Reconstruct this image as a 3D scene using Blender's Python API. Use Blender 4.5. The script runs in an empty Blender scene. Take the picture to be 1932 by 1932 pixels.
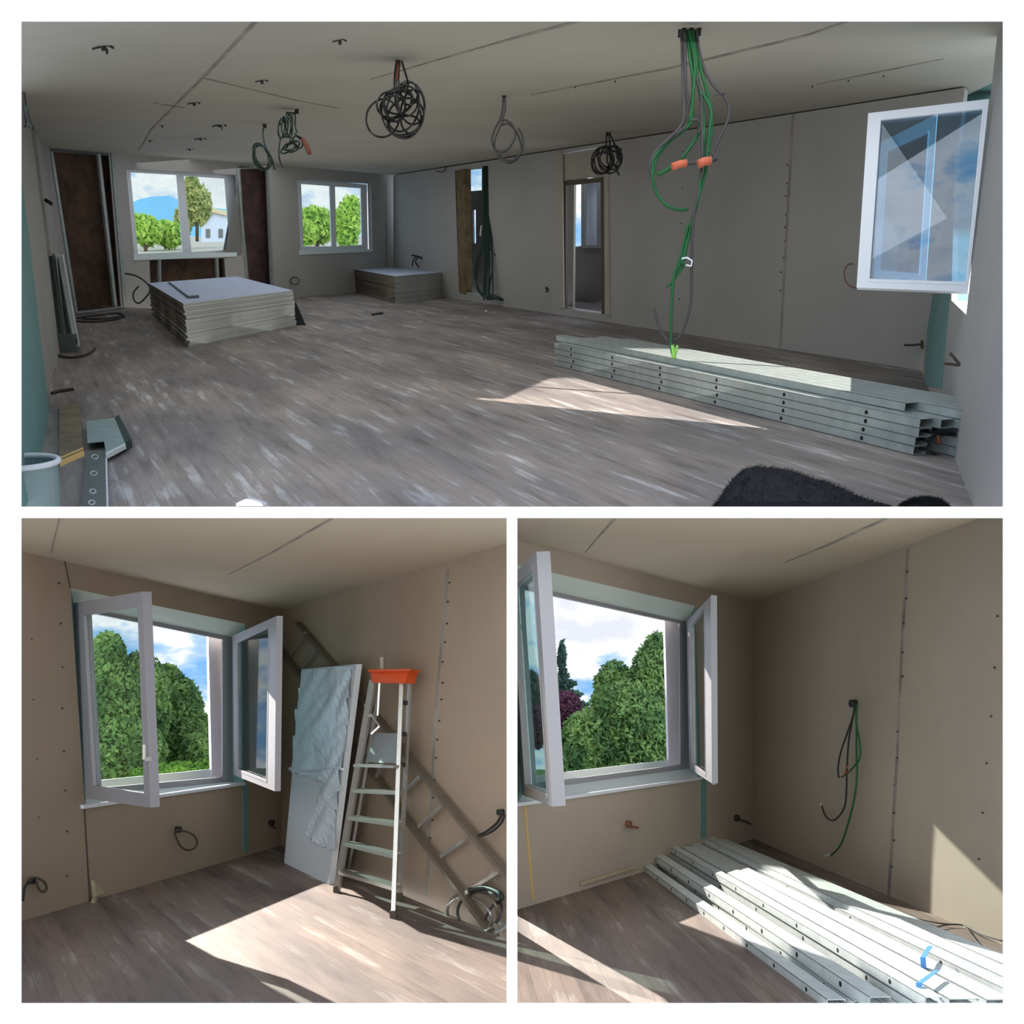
import bpy, math, random
from mathutils import Vector, Matrix
from mathutils.geometry import tessellate_polygon
random.seed(7)
SC = bpy.context.scene
COL = SC.collection

# ------------------------------------------------------------------ camera
F, PX, PY = 2000.0, 966.0, 1348.0
EYE = Vector((0, 0, 1.45))
cam_d = bpy.data.cameras.new('camera')
cam_d.sensor_width = 36; cam_d.lens = 36 * F / 1932
cam_d.shift_y = (PY - 966) / 1932; cam_d.clip_end = 2000
cam = bpy.data.objects.new('camera', cam_d); COL.objects.link(cam)
cam.location = EYE; cam.rotation_euler = (math.pi / 2, 0, 0)
SC.camera = cam

# ------------------------------------------------------------------ world, lights, exposure
SC.view_settings.view_transform = 'Standard'; SC.view_settings.look = 'None'
SC.view_settings.gamma = 1; SC.view_settings.exposure = 0.0
SC.view_settings.use_curve_mapping = False
SC.cycles.use_denoising = True
SC.cycles.max_bounces = 8; SC.cycles.diffuse_bounces = 6; SC.cycles.transparent_max_bounces = 16
SC.cycles.sample_clamp_indirect = 4

def lin(c):
    if isinstance(c, str):
        c = tuple(int(c[i:i+2], 16) for i in (0, 2, 4))
    return tuple((v/255/12.92 if v/255 <= .04045 else ((v/255+.055)/1.055)**2.4) for v in c) + (1,)

W = bpy.data.worlds.new('sky'); SC.world = W; W.use_nodes = True
nt = W.node_tree; nt.nodes.clear()
out = nt.nodes.new('ShaderNodeOutputWorld'); bg = nt.nodes.new('ShaderNodeBackground')
tc = nt.nodes.new('ShaderNodeTexCoord'); mp = nt.nodes.new('ShaderNodeMapping'); mp.inputs['Scale'].default_value = (9, 9, 20)
nz = nt.nodes.new('ShaderNodeTexNoise'); nz.inputs['Scale'].default_value = 1.0; nz.inputs['Detail'].default_value = 7; nz.inputs['Roughness'].default_value = .6
rp = nt.nodes.new('ShaderNodeValToRGB')
rp.color_ramp.elements[0].position = .38; rp.color_ramp.elements[0].color = lin('80b8f0')
rp.color_ramp.elements[1].position = .52; rp.color_ramp.elements[1].color = (1.0, 1.0, 1.04, 1)
e = rp.color_ramp.elements.new(.46); e.color = lin('b9d6f8')
e = rp.color_ramp.elements.new(.66); e.color = lin('dfe3ee')
nt.links.new(tc.outputs['Generated'], mp.inputs['Vector']); nt.links.new(mp.outputs[0], nz.inputs['Vector'])
nt.links.new(nz.outputs['Fac'], rp.inputs[0]); nt.links.new(rp.outputs[0], bg.inputs[0]); nt.links.new(bg.outputs[0], out.inputs[0])
bg.inputs[1].default_value = 1.15

def sun(name, direction, strength, angle, color=(1, 1, 1)):
    d = bpy.data.lights.new(name, 'SUN'); d.energy = strength; d.angle = math.radians(angle); d.color = color
    o = bpy.data.objects.new(name, d); COL.objects.link(o)
    o.rotation_euler = Vector(direction).to_track_quat('-Z', 'Y').to_euler(); o.location = (0, -10, 20); return o
def area(name, loc, target, sx, sy, power, color=(1, 1, 1)):
    d = bpy.data.lights.new(name, 'AREA'); d.shape = 'RECTANGLE'; d.size = sx; d.size_y = sy; d.energy = power; d.color = color
    o = bpy.data.objects.new(name, d); COL.objects.link(o); o.location = loc
    o.rotation_euler = (Vector(target) - Vector(loc)).to_track_quat('-Z', 'Y').to_euler(); return o
def spot(name, loc, target, power, half_deg, radius=.05, color=(1, .93, .84), blend=.05):
    d = bpy.data.lights.new(name, 'SPOT'); d.energy = power; d.spot_size = math.radians(half_deg*2); d.spot_blend = blend
    d.shadow_soft_size = radius; d.color = color
    o = bpy.data.objects.new(name, d); COL.objects.link(o); o.location = loc
    o.rotation_euler = (Vector(target) - Vector(loc)).to_track_quat('-Z', 'Y').to_euler(); return o

SUN_SOFT = 1.7
PANEL_DOWN, PANEL_UP = 4.2, 2.7
sun('daylight_behind_viewer', (0.02, 1, -0.12), SUN_SOFT, 50, (1, .98, .95))  # added fill sun from the viewer's side to brighten the rooms
sun('bounce_from_sunny_ground', (0.0, 1, .95), 1.4, 70, (1, .98, .92))  # added upward fill sun for the ceilings, no real bounce behind it

# ------------------------------------------------------------------ photo measuring helpers
def ray(x, y): return Vector(((x-PX)/F, 1, (PY-y)/F))
def at(x, y, t): return EYE + ray(x, y)*t
class Plane:
    def __init__(s, p, n): s.p = Vector(p); s.n = Vector(n).normalized()
    def hit(s, x, y, off=0.0):
        r = ray(x, y); p = s.p + s.n*off
        return EYE + r * ((p-EYE).dot(s.n) / r.dot(s.n))
class Room:
    def __init__(s, cc, cf, vp1, vp2, h=1.45):
        r1, r2 = ray(*vp1), ray(*vp2)
        u = r1.cross(r2).normalized()
        if u.z < 0: u = -u
        s.u = u; s.d1 = r1.normalized(); s.d2 = r2.normalized()
        s.floor = Plane(EYE - u*h, u)
        s.cf = s.floor.hit(*cf)
        nA = s.d1.cross(u).normalized()
        if nA.dot(s.d2) > 0: nA = -nA
        nB = s.d2.cross(u).normalized()
        if nB.dot(s.d1) > 0: nB = -nB
        s.A = Plane(s.cf, nA); s.B = Plane(s.cf, nB)
        c = s.A.hit(*cc); s.H = (c - s.cf).dot(u)
        s.ceil = Plane(s.cf + u*s.H, -u)
    def level(s, c): return Plane(s.cf + s.u*c, s.u)
    def up_at(s, base_px, top_px):
        b = s.floor.hit(*base_px); r = ray(*top_px)
        # height above b where the vertical line passes nearest to the view ray
        w = b - EYE; a = s.u.dot(s.u); bb = s.u.dot(r); c = r.dot(r); d = s.u.dot(w); e = r.dot(w)
        return (bb*e - c*d)/(a*c - bb*bb)
    def wall(s, b1, b2):
        p, q = s.floor.hit(*b1), s.floor.hit(*b2)
        n = (q-p).cross(s.u).normalized()
        if n.dot(EYE - p) < 0: n = -n
        return Plane(p, n)
    def uv(s, p):
        v = p - s.cf
        M = Matrix((s.d1, s.d2, s.u)).transposed().inverted() @ v
        return (-M[0], -M[1])

# ------------------------------------------------------------------ mesh helpers
class MB:
    def __init__(s): s.v = []; s.f = []; s.m = []; s.uv = []; s.k = 0; s.sm = []; s.smooth = False
    def mat(s, k): s.k = k; return s
    def face(s, pts, uv=None):
        n = len(s.v); s.v += [Vector(p) for p in pts]; s.f.append(list(range(n, n+len(pts)))); s.m.append(s.k); s.uv.append(uv); s.sm.append(s.smooth)
    def prism(s, pts, vec):
        vec = Vector(vec); b = [Vector(p)+vec for p in pts]; n = len(pts)
        s.face(pts); s.face(b[::-1])
        for i in range(n): j = (i+1) % n; s.face([pts[i], b[i], b[j], pts[j]])
        return s
    def holed(s, outer, holes, vec):
        vec = Vector(vec); loops = [outer]+list(holes); flat = [Vector(p) for l in loops for p in l]
        for t in tessellate_polygon([[Vector(p) for p in l] for l in loops]):
            s.face([flat[i] for i in t]); s.face([flat[i]+vec for i in reversed(t)])
        for l in loops:
            for i in range(len(l)):
                a, b = Vector(l[i]), Vector(l[(i+1) % len(l)]); s.face([a, a+vec, b+vec, b])
        return s
    def ring(s, o, i, vec):
        for k in range(4):
            j = (k+1) % 4; s.prism([o[k], o[j], i[j], i[k]], vec)
        return s
    def bar(s, a, b, w, h=None, up=Vector((0, 0, 1))):
        a, b = Vector(a), Vector(b); h = h or w; d = (b-a).normalized()
        x = d.cross(up)
        if x.length < 1e-3: x = d.cross(Vector((1, 0, 0)))
        x.normalize(); y = x.cross(d)
        q = [a - x*w/2 - y*h/2, a + x*w/2 - y*h/2, a + x*w/2 + y*h/2, a - x*w/2 + y*h/2]
        s.prism(q, b-a); return s
    def tube(s, pts, r, n=6, closed=False):
        s.smooth = True
        pts = [Vector(p) for p in pts]; N = len(pts); base = len(s.v); prev = None
        for i, p in enumerate(pts):
            if closed: d = pts[(i+1) % N] - pts[i-1]
            else: d = pts[min(i+1, N-1)] - pts[max(i-1, 0)]
            d.normalize()
            if prev is None: x = d.orthogonal().normalized()
            else: x = (prev - d*prev.dot(d)).normalized()
            prev = x; y = d.cross(x)
            for k in range(n):
                a = 2*math.pi*k/n; s.v.append(p + (x*math.cos(a)+y*math.sin(a))*r)
        for i in range(N if closed else N-1):
            for k in range(n):
                a = base+i*n+k; b = base+i*n+(k+1) % n; j = (i+1) % N
                c = base+j*n+(k+1) % n; d = base+j*n+k
                s.f.append([a, b, c, d]); s.m.append(s.k); s.uv.append(None); s.sm.append(True)
        if not closed:
            s.f.append([base+k for k in range(n)][::-1]); s.m.append(s.k); s.uv.append(None); s.sm.append(False)
            s.f.append([base+(N-1)*n+k for k in range(n)]); s.m.append(s.k); s.uv.append(None); s.sm.append(False)
        s.smooth = False; return s
    def build(s, name, mats, parent=None, uvfn=None, recentre=True):
        if not isinstance(mats, (list, tuple)): mats = [mats]
        lo = Vector([min(v[i] for v in s.v) for i in range(3)]); hi = Vector([max(v[i] for v in s.v) for i in range(3)])
        o0 = Vector(((lo.x+hi.x)/2, (lo.y+hi.y)/2, lo.z))
        me = bpy.data.meshes.new(name); me.from_pydata([v-o0 for v in s.v], [], s.f)
        for m in mats: me.materials.append(m)
        me.polygons.foreach_set('material_index', s.m); me.polygons.foreach_set('use_smooth', s.sm)
        if uvfn:
            ul = me.uv_layers.new(name='room')
            for p in me.polygons:
                for li in p.loop_indices: ul.data[li].uv = uvfn(s.v[me.loops[li].vertex_index])
        me.update()
        o = bpy.data.objects.new(name, me); COL.objects.link(o)
        if parent:
            w = Vector(); q = parent
            while q: w += q.location; q = q.parent
            o.parent = parent; o.location = o0 - w
        else: o.location = o0
        return o
def spline(pts, n=6, closed=False):
    P = [Vector(p) for p in pts]; N = len(P); out = []
    rng = range(N) if closed else range(N-1)
    for i in rng:
        if closed: a, b, c, d = P[i-1], P[i], P[(i+1) % N], P[(i+2) % N]
        else: a, b, c, d = P[max(i-1, 0)], P[i], P[i+1], P[min(i+2, N-1)]
        for k in range(n):
            t = k/n
            out.append(.5*((2*b)+(c-a)*t+(2*a-5*b+4*c-d)*t*t+(3*b-a-3*c+d)*t**3))
    if not closed: out.append(P[-1])
    return out
def tag(o, label=None, cat=None, group=None, kind=None):
    if label: o['label'] = label
    if cat: o['category'] = cat
    if group: o['group'] = group
    if kind: o['kind'] = kind
    return o
def thing(name, label, cat, loc, group=None):
    o = bpy.data.objects.new(name, None); COL.objects.link(o); o.location = loc; o.empty_display_size = .1
    return tag(o, label, cat, group)
def struct(o, label=None):
    o['kind'] = 'structure'
    if label: o['label'] = label
    return o

# ------------------------------------------------------------------ materials
def mat(name, col, rough=.7, metal=0.0, var=.0, scale=6.0, col2=None, bump=0.0, spec=.3, trans=0):
    m = bpy.data.materials.new(name); m.use_nodes = True; t = m.node_tree; b = t.nodes['Principled BSDF']
    b.inputs['Roughness'].default_value = rough; b.inputs['Metallic'].default_value = metal
    b.inputs['Specular IOR Level'].default_value = spec
    c = lin(col); b.inputs['Base Color'].default_value = c
    if var or col2:
        tc = t.nodes.new('ShaderNodeTexCoord'); n = t.nodes.new('ShaderNodeTexNoise'); r = t.nodes.new('ShaderNodeValToRGB')
        n.inputs['Scale'].default_value = scale; n.inputs['Detail'].default_value = 6; n.inputs['Roughness'].default_value = .6
        c2 = lin(col2) if col2 else tuple(x*(1-var) for x in c[:3])+(1,)
        c1 = c if col2 else tuple(min(1, x*(1+var)) for x in c[:3])+(1,)
        r.color_ramp.elements[0].position = .35; r.color_ramp.elements[0].color = c2
        r.color_ramp.elements[1].position = .65; r.color_ramp.elements[1].color = c1
        t.links.new(tc.outputs['Object'], n.inputs['Vector']); t.links.new(n.outputs['Fac'], r.inputs[0]); t.links.new(r.outputs[0], b.inputs['Base Color'])
        if bump:
            bp = t.nodes.new('ShaderNodeBump'); bp.inputs['Strength'].default_value = bump; bp.inputs['Distance'].default_value = .01
            t.links.new(n.outputs['Fac'], bp.inputs['Height']); t.links.new(bp.outputs[0], b.inputs['Normal'])
    return m
def floor_mat(name, base, light, dark, su, sv, pw=.11):
    """old painted boards: u runs across the boards, v along them"""
    m = bpy.data.materials.new(name); m.use_nodes = True; t = m.node_tree; L = t.links; b = t.nodes['Principled BSDF']
    b.inputs['Roughness'].default_value = .62; b.inputs['Specular IOR Level'].default_value = .35
    uv = t.nodes.new('ShaderNodeUVMap'); uv.uv_map = 'room'
    def mapping(sx, sy):
        q = t.nodes.new('ShaderNodeMapping'); q.inputs['Scale'].default_value = (sx, sy, 1); L.new(uv.outputs[0], q.inputs['Vector']); return q
    m0 = mapping(su, sv)
    sep = t.nodes.new('ShaderNodeSeparateXYZ'); L.new(m0.outputs[0], sep.inputs[0])
    def math_(op, a, bb=None, v=None):
        q = t.nodes.new('ShaderNodeMath'); q.operation = op; L.new(a, q.inputs[0])
        if bb is not None: L.new(bb, q.inputs[1])
        if v is not None: q.inputs[1].default_value = v
        return q.outputs[0]
    pu = math_('DIVIDE', sep.outputs[0], v=pw)
    cell = math_('FLOOR', pu); frac = math_('FRACT', pu)
    wn = t.nodes.new('ShaderNodeTexWhiteNoise'); wn.noise_dimensions = '1D'; L.new(cell, wn.inputs['W'])
    gap = math_('LESS_THAN', frac, v=.06)
    # streaks of old paint along the boards
    cmb = t.nodes.new('ShaderNodeCombineXYZ')
    L.new(math_('MULTIPLY', pu, v=.5), cmb.inputs[0]); L.new(math_('MULTIPLY', sep.outputs[1], v=2.4), cmb.inputs[1]); L.new(math_('MULTIPLY', wn.outputs['Value'], v=3), cmb.inputs[2])
    n1 = t.nodes.new('ShaderNodeTexNoise'); n1.inputs['Scale'].default_value = 1; n1.inputs['Detail'].default_value = 7; n1.inputs['Roughness'].default_value = .62; L.new(cmb.outputs[0], n1.inputs['Vector'])
    r1 = t.nodes.new('ShaderNodeValToRGB'); r1.color_ramp.elements[0].position = .30; r1.color_ramp.elements[0].color = lin(dark)
    r1.color_ramp.elements[1].position = .68; r1.color_ramp.elements[1].color = lin(light)
    e = r1.color_ramp.elements.new(.48); e.color = lin(base)
    e = r1.color_ramp.elements.new(.56); e.color = lin(base)
    L.new(n1.outputs['Fac'], r1.inputs[0])
    n2 = t.nodes.new('ShaderNodeTexNoise'); n2.inputs['Scale'].default_value = 1.3; n2.inputs['Detail'].default_value = 4; L.new(m0.outputs[0], n2.inputs['Vector'])
    r2 = t.nodes.new('ShaderNodeValToRGB'); r2.color_ramp.elements[0].position = .38; r2.color_ramp.elements[0].color = (.72, .72, .72, 1); r2.color_ramp.elements[1].position = .66; r2.color_ramp.elements[1].color = (1.25, 1.2, 1.12, 1)
    L.new(n2.outputs['Fac'], r2.inputs[0])
    mx = t.nodes.new('ShaderNodeMix'); mx.data_type = 'RGBA'; mx.blend_type = 'MULTIPLY'; mx.inputs[0].default_value = 1
    L.new(r1.outputs[0], mx.inputs[6]); L.new(r2.outputs[0], mx.inputs[7])
    mg = t.nodes.new('ShaderNodeMix'); mg.data_type = 'RGBA'; mg.inputs[7].default_value = lin(dark)
    L.new(math_('MULTIPLY', gap, v=.55), mg.inputs[0]); L.new(mx.outputs[2], mg.inputs[6])
    L.new(mg.outputs[2], b.inputs['Base Color'])
    return m
def glass_mat(name, tint, refl=.12, rough=.0):
    m = bpy.data.materials.new(name); m.use_nodes = True; t = m.node_tree; t.nodes.clear()
    o = t.nodes.new('ShaderNodeOutputMaterial'); mx = t.nodes.new('ShaderNodeMixShader'); a = t.nodes.new('ShaderNodeBsdfTransparent'); g = t.nodes.new('ShaderNodeBsdfGlossy')
    a.inputs[0].default_value = lin(tint); g.inputs['Roughness'].default_value = rough; mx.inputs[0].default_value = refl
    t.links.new(a.outputs[0], mx.inputs[1]); t.links.new(g.outputs[0], mx.inputs[2]); t.links.new(mx.outputs[0], o.inputs[0]); return m
M = dict(
    white_wall=mat('white_plaster', 'fffffb', .9),
    board_top=mat('plasterboard_grey', (166, 164, 160), .9, var=.05, scale=.6),
    ceil_top=mat('ceiling_board_grey', (176, 172, 160), .9, var=.05, scale=.5),
    board_bot=mat('plasterboard_tan', (160, 143, 123), .9, var=.05, scale=.8),
    board_br=mat('plasterboard_beige', (172, 160, 144), .9, var=.05, scale=.8),
    ceil_bot=mat('ceiling_board_tan', (184, 172, 150), .9, var=.04, scale=.6),
    seam=mat('joint_filler', (122, 116, 108), .9, col2=(160, 152, 142), scale=3.0),
    seam_dark=mat('open_joint', (84, 78, 70), .95),
    screw=mat('screw_head', (62, 58, 52), .6),
    green_board=mat('green_plasterboard', (112, 150, 146), .9, var=.06, scale=2),
    pvc_in=mat('window_frame_grey_white', (152, 152, 156), .4, spec=.4),  # backlit shade put into the colour of the white frames
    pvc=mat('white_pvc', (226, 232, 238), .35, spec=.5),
    sill=mat('window_sill', (216, 228, 228), .5),
    alu=mat('aluminium', (188, 186, 180), .35, metal=.7, var=.06, scale=30),
    alu_dark=mat('dull_aluminium', (128, 118, 104), .5, metal=.5, var=.1, scale=20),
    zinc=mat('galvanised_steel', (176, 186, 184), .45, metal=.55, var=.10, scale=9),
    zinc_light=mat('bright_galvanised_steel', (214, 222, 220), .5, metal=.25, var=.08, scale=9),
    zinc_dark=mat('shaded_steel_inside', (96, 104, 102), .6, metal=.3),  # darker steel tone
    hole=mat('punched_hole', (30, 32, 32), .9),
    brick=mat('old_brick', (96, 74, 58), .95, col2=(58, 48, 42), scale=2.2, bump=.4),
    brick2=mat('old_brick_red', (92, 70, 66), .95, col2=(56, 48, 48), scale=2.2, bump=.4),
    sheet=mat('gypsum_sheet_edge', (180, 182, 176), .9, var=.05, scale=4),
    sheet_top=mat('gypsum_sheet_face', (196, 210, 236), .85, var=.03, scale=3),
    sheet_side=mat('brown_cut_edge', (92, 84, 72), .95, var=.15, scale=14),
    black=mat('black_rubber', (40, 40, 38), .55),
    grey_cable=mat('grey_cable_sheath', (66, 64, 64), .55),
    green_cable=mat('green_cable_sheath', (26, 88, 46), .5),
    dark_green=mat('dark_green_cable', (42, 62, 56), .55),
    orange=mat('orange_plastic', (214, 84, 30), .45),
    tape=mat('orange_tape', (196, 104, 76), .6),
    wood=mat('brown_timber', (128, 108, 76), .8, col2=(92, 76, 52), scale=5),
    plank=mat('weathered_plank', (134, 120, 96), .85, col2=(104, 96, 82), scale=4),
    fresh=mat('fresh_sawn_wood', (206, 174, 112), .8),
    door_grey=mat('grey_door', (112, 112, 110), .6),
    frost=mat('frosted_pane', (226, 240, 250), .5),
    frame_brown=mat('brown_door_frame', (84, 74, 62), .7),
    jamb=mat('pale_jamb', (168, 162, 148), .85, var=.06, scale=3),
    dark_room=mat('unlit_partition', (96, 90, 86), .95),  # darker tone for the side room's partition and floor
    plastic_wrap=mat('plastic_film', (226, 236, 242), .22, var=.06, scale=5, spec=.8),
    panel=mat('door_panel_face', (208, 212, 214), .7),
    fur=mat('black_fur', (26, 28, 34), .95),
    ringw=mat('white_plastic_rim', (216, 222, 224), .35, spec=.5),
    bucket=mat('milky_bucket_wall', (132, 152, 152), .5),
    blue=mat('blue_tape', (92, 158, 220), .5),
    copper=mat('orange_conduit', (124, 78, 62), .7),
    rubble=mat('plaster_crumbs', (176, 164, 132), .95, var=.15, scale=20),
    grass=mat('lawn', (120, 156, 66), .95, col2=(84, 128, 44), scale=.6),
    road=mat('pale_gravel', (216, 206, 194), .95, var=.06, scale=.8),
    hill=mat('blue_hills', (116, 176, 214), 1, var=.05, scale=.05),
    bark=mat('bark', (84, 70, 56), .95, var=.2, scale=8),
    facade=mat('pale_house_wall', (206, 214, 232), .9), roof=mat('tan_roof', (214, 196, 160), .9),
    masonry=mat('white_outer_reveal', (226, 222, 228), .9, var=.03, scale=3),
    glass=glass_mat('clear_pane', 'f4faf8', .07),
    glass_blue=glass_mat('reflecting_pane', '9cc8e0', .24),  # partly glossy, the blue tint imitates reflected sky
    glass_teal=glass_mat('tinted_pane', 'cfe4e2', .18),
)
def leaf_mat(name, a, b):
    m = mat(name, a, .8, col2=b, scale=1.7, spec=.2); return m
M['leaf'] = leaf_mat('leaves_green', (150, 186, 108), (72, 112, 70))
M['leaf_light'] = leaf_mat('leaves_lime', (196, 226, 110), (138, 186, 84))
M['leaf_olive'] = leaf_mat('leaves_olive', (202, 200, 128), (138, 162, 100))
M['leaf_dark'] = leaf_mat('needles_dark', (92, 122, 106), (58, 88, 82))
M['leaf_red'] = leaf_mat('leaves_purple', (130, 84, 104), (88, 58, 76))
M['floor_top'] = floor_mat('painted_boards_grey', (136, 130, 128), (176, 178, 182), (104, 98, 96), 1, .35)
M['floor_bot'] = floor_mat('painted_boards_brown', (128, 114, 106), (164, 156, 150), (94, 82, 76), 1, .3, .14)

# ------------------------------------------------------------------ the three rooms
TOP = Room((740, 331), (742, 546), (2077, 438), (38, 438))
BL = Room((530, 1153), (530, 1595), (1377, 1348), (-119, 1348))
BR = Room((1421, 1138), (1421, 1583), (2206, 1348), (861, 1348))

# white collage borders built as a wall, the rooms seen through three openings
FT = 4.5
def fp(x, y): return at(x, y, FT)
mb = MB()
o = [fp(-420, -420), fp(2352, -420), fp(2352, 2352), fp(-420, 2352)]
def splay(h, cx, cy, k=10):
    return h
holes = [[(39.5, 39), (1893, 39), (1893, 956), (39.5, 956)], [(39.5, 977), (956, 977), (956, 1893), (39.5, 1893)], [(976, 977), (1893, 977), (1893, 1893), (976, 1893)]]
mb.holed(o, [[fp(*p) for p in h] for h in holes], Vector((0, .006, 0)))
struct(mb.build('wall_front', M['white_wall']))

def wallm(name, plane, outer, holes=(), mats=None, decals=(), thick=.12, room=None, ext=None):
    """a wall (or ceiling) measured on its plane; decals = strips of joint filler and screw heads in the board face"""
    mb = MB(); v = ext if ext is not None else -plane.n*thick
    mb.holed([plane.hit(*p) for p in outer], [[plane.hit(*p) for p in h] for h in holes], v)
    for pts, k in decals:
        mb.mat(k); mb.prism([plane.hit(p[0], p[1], .004) for p in pts], -plane.n*.003)
    return struct(mb.build(name, mats))
def strip(x0, y0, x1, y1, w0, w1=None, k=1):
    w1 = w1 if w1 is not None else w0; dx, dy = x1-x0, y1-y0; L = math.hypot(dx, dy); nx, ny = -dy/L, dx/L
    return ([(x0-nx*w0/2, y0-ny*w0/2), (x1-nx*w1/2, y1-ny*w1/2), (x1+nx*w1/2, y1+ny*w1/2), (x0+nx*w0/2, y0+ny*w0/2)], k)
def dots(x0, y0, x1, y1, n, r=1.5, k=2, jit=2):
    res = []
    for i in range(n):
        t = (i+.5)/n; x = x0+(x1-x0)*t+random.uniform(-jit, jit); y = y0+(y1-y0)*t+random.uniform(-jit, jit)*2
        res.append(([(x-r, y-r), (x+r, y-r), (x+r, y+r), (x-r, y+r)], k))
    return res

# added fill lamps for the long room, facing away from the viewer, unseen
def daylight_panel(t, plane, px, width, ln, power, col):
    c0 = plane.hit(px, PY - F*0); v0 = None
    # point of the plane at distance t straight down the room
    r = Vector(((px-PX)/F, 1, 0)); n0 = plane.n; p = EYE + Vector((r.x*t, t, 0)); k = (plane.p + n0*.06 - p).dot(n0)/n0.z; c = p + Vector((0, 0, k))
    v = (c-EYE).normalized(); n = (n0 - v*n0.dot(v)).normalized() + v*.07
    area('daylight', c, c+n, width, ln, power, col)
for k in range(10):
    t = 8.0 + k*1.75; xr, xl = 3.3-.312*(t-8.5), -.425*t; wd = .72*(xr-xl); px = 966 + (xr+xl)/2/t*2000
    daylight_panel(t, TOP.ceil, px, wd, 2.2, wd*PANEL_DOWN, (.94, .97, 1)); daylight_panel(t, TOP.floor, px, wd, 2.2, wd*PANEL_UP, (1, .98, .93))

# ---- TOP room shell
def floor_build(name, room, poly, m, uvscale=1.0):
    mb = MB(); mb.prism([room.floor.hit(*p) for p in poly], -room.u*.006)
    return struct(mb.build(name, m, uvfn=lambda p: room.uv(p)))
floor_build('floor', TOP, [(120, 585), (742, 541), (1800, 700), (1903, 960), (30, 960), (60, 700)], M['floor_top'])
wallm('ceiling', TOP.ceil, [(20, 290), (97, 292), (740, 341), (1800, 192), (1905, 140), (1905, 30), (28, 30)], (), [M['ceil_top'], M['seam'], M['screw']],
      [strip(485, 38, 390, 140, 7, 5), strip(390, 140, 285, 245, 5, 3), strip(285, 245, 262, 285, 3, 2), strip(385, 148, 560, 190, 2, 1.5), strip(290, 195, 350, 204, 1.5, 1),
       strip(560, 190, 640, 205, 1.2, 1), strip(960, 75, 1100, 38, 4, 5), strip(700, 150, 960, 75, 1.5, 3),
       strip(1000, 180, 1260, 130, 1.5, 3), strip(1260, 130, 1520, 68, 3, 4), strip(1520, 68, 1600, 40, 3, 4), strip(1540, 160, 1780, 112, 1.5, 1.5)]
      + dots(1500, 172, 1700, 140, 3, 1.5) + dots(1050, 170, 1200, 150, 2), thick=.12)
# back wall with two windows and two un-boarded brick bays
W1 = [(238, 318), (445, 330), (457, 481), (254, 489)]
W2 = [(560, 338), (700, 346), (703, 474), (567, 480)]
BAY1 = [(96, 284), (205, 292), (228, 578), (146, 592)]
BAY2 = [(453, 318), (505, 318), (514, 545), (468, 552)]
NICHE = [(282, 490), (423, 487), (428, 560), (285, 570)]
wallm('wall_back', TOP.A, [(78, 270), (742, 331), (744, 548), (128, 595)], [W1, W2, BAY1, BAY2, NICHE], [M['board_top'], M['seam'], M['screw']],
      [strip(449, 312, 470, 548, 3, 3, 1), strip(728, 345, 730, 540, 2, 2, 1)], ext=TOP.d2*.35)
D1 = [(858, 322), (921, 311), (925, 562), (866, 549)]
D2 = [(1053, 290), (1141, 274), (1146, 594), (1058, 581)]
wallm('wall_right', TOP.B, [(742, 331), (1820, 165), (1760, 715), (742, 547)], [D1, D2], [M['board_top'], M['seam'], M['screw']],
      [strip(1496, 215, 1472, 655, 5, 4, 1)] + dots(1488, 300, 1472, 560, 9, 1.4) + dots(1290, 250, 1280, 600, 5, 1.1), ext=TOP.d1*.35)
# left wall and the near window wall on the right
LW = TOP.wall((136, 594), (86, 750))
wallm('wall_left', LW, [(20, 150), (70, 240), (97, 276), (136, 596), (86, 752), (20, 960)], (), [M['board_top'], M['seam'], M['screw']],
      [strip(62, 240, 104, 560, 6, 5, 1)], thick=.1)
EW = TOP.wall((1740, 703), (1830, 940))
WO = [(1804, 175), (1884, 44), (1823, 594), (1795, 567)]
wallm('wall_window_side', EW, [(1806, 166), (1880, 38), (1995, -420), (2040, -420), (1922, 962), (1838, 962), (1740, 703)], [WO], [M['board_top'], M['green_board'], M['screw']],
      [([(1753, 556), (1791, 553), (1777, 733), (1743, 728)], 1)], thick=.05)

# ---- bottom-left room shell
floor_build('floor', BL, [(30, 1734), (530, 1590), (966, 1777), (966, 1900), (-120, 1900), (-190, 1800)], M['floor_bot'])
wallm('ceiling', BL.ceil, [(30, 1052), (530, 1166), (966, 1045), (966, 972), (30, 972)], (), [M['ceil_bot'], M['seam'], M['screw']],
      [strip(112, 978, 96, 1044, 2, 1.5, 1), strip(628, 978, 510, 1045, 4, 3, 1), strip(510, 1045, 430, 1085, 2, 1, 1)], thick=.006)
O1 = [(133, 1110), (462, 1177), (460, 1479), (160, 1523)]
wallm('wall_left', BL.A, [(-290, 950), (530, 1153), (530, 1597), (-290, 1838)], [O1], [M['board_bot'], M['seam_dark'], M['screw']],
      [strip(121, 1052, 133, 1110, 2, 2), strip(159, 1520, 170, 1700, 2.2, 2.5)] + dots(112, 1060, 128, 1690, 8, 1.6) + dots(60, 1150, 75, 1600, 4, 1.2), ext=BL.d2*.10)
wallm('wall_right', BL.B, [(530, 1153), (968, 1021), (968, 1791), (530, 1594)], (), [M['board_bot'], M['seam'], M['screw']],
      [strip(845, 1075, 822, 1335, 5, 5, 1), strip(822, 1335, 804, 1690, 5, 5, 1)] + dots(848, 1080, 812, 1600, 14, 1.6), ext=BL.d1*.1)

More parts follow.
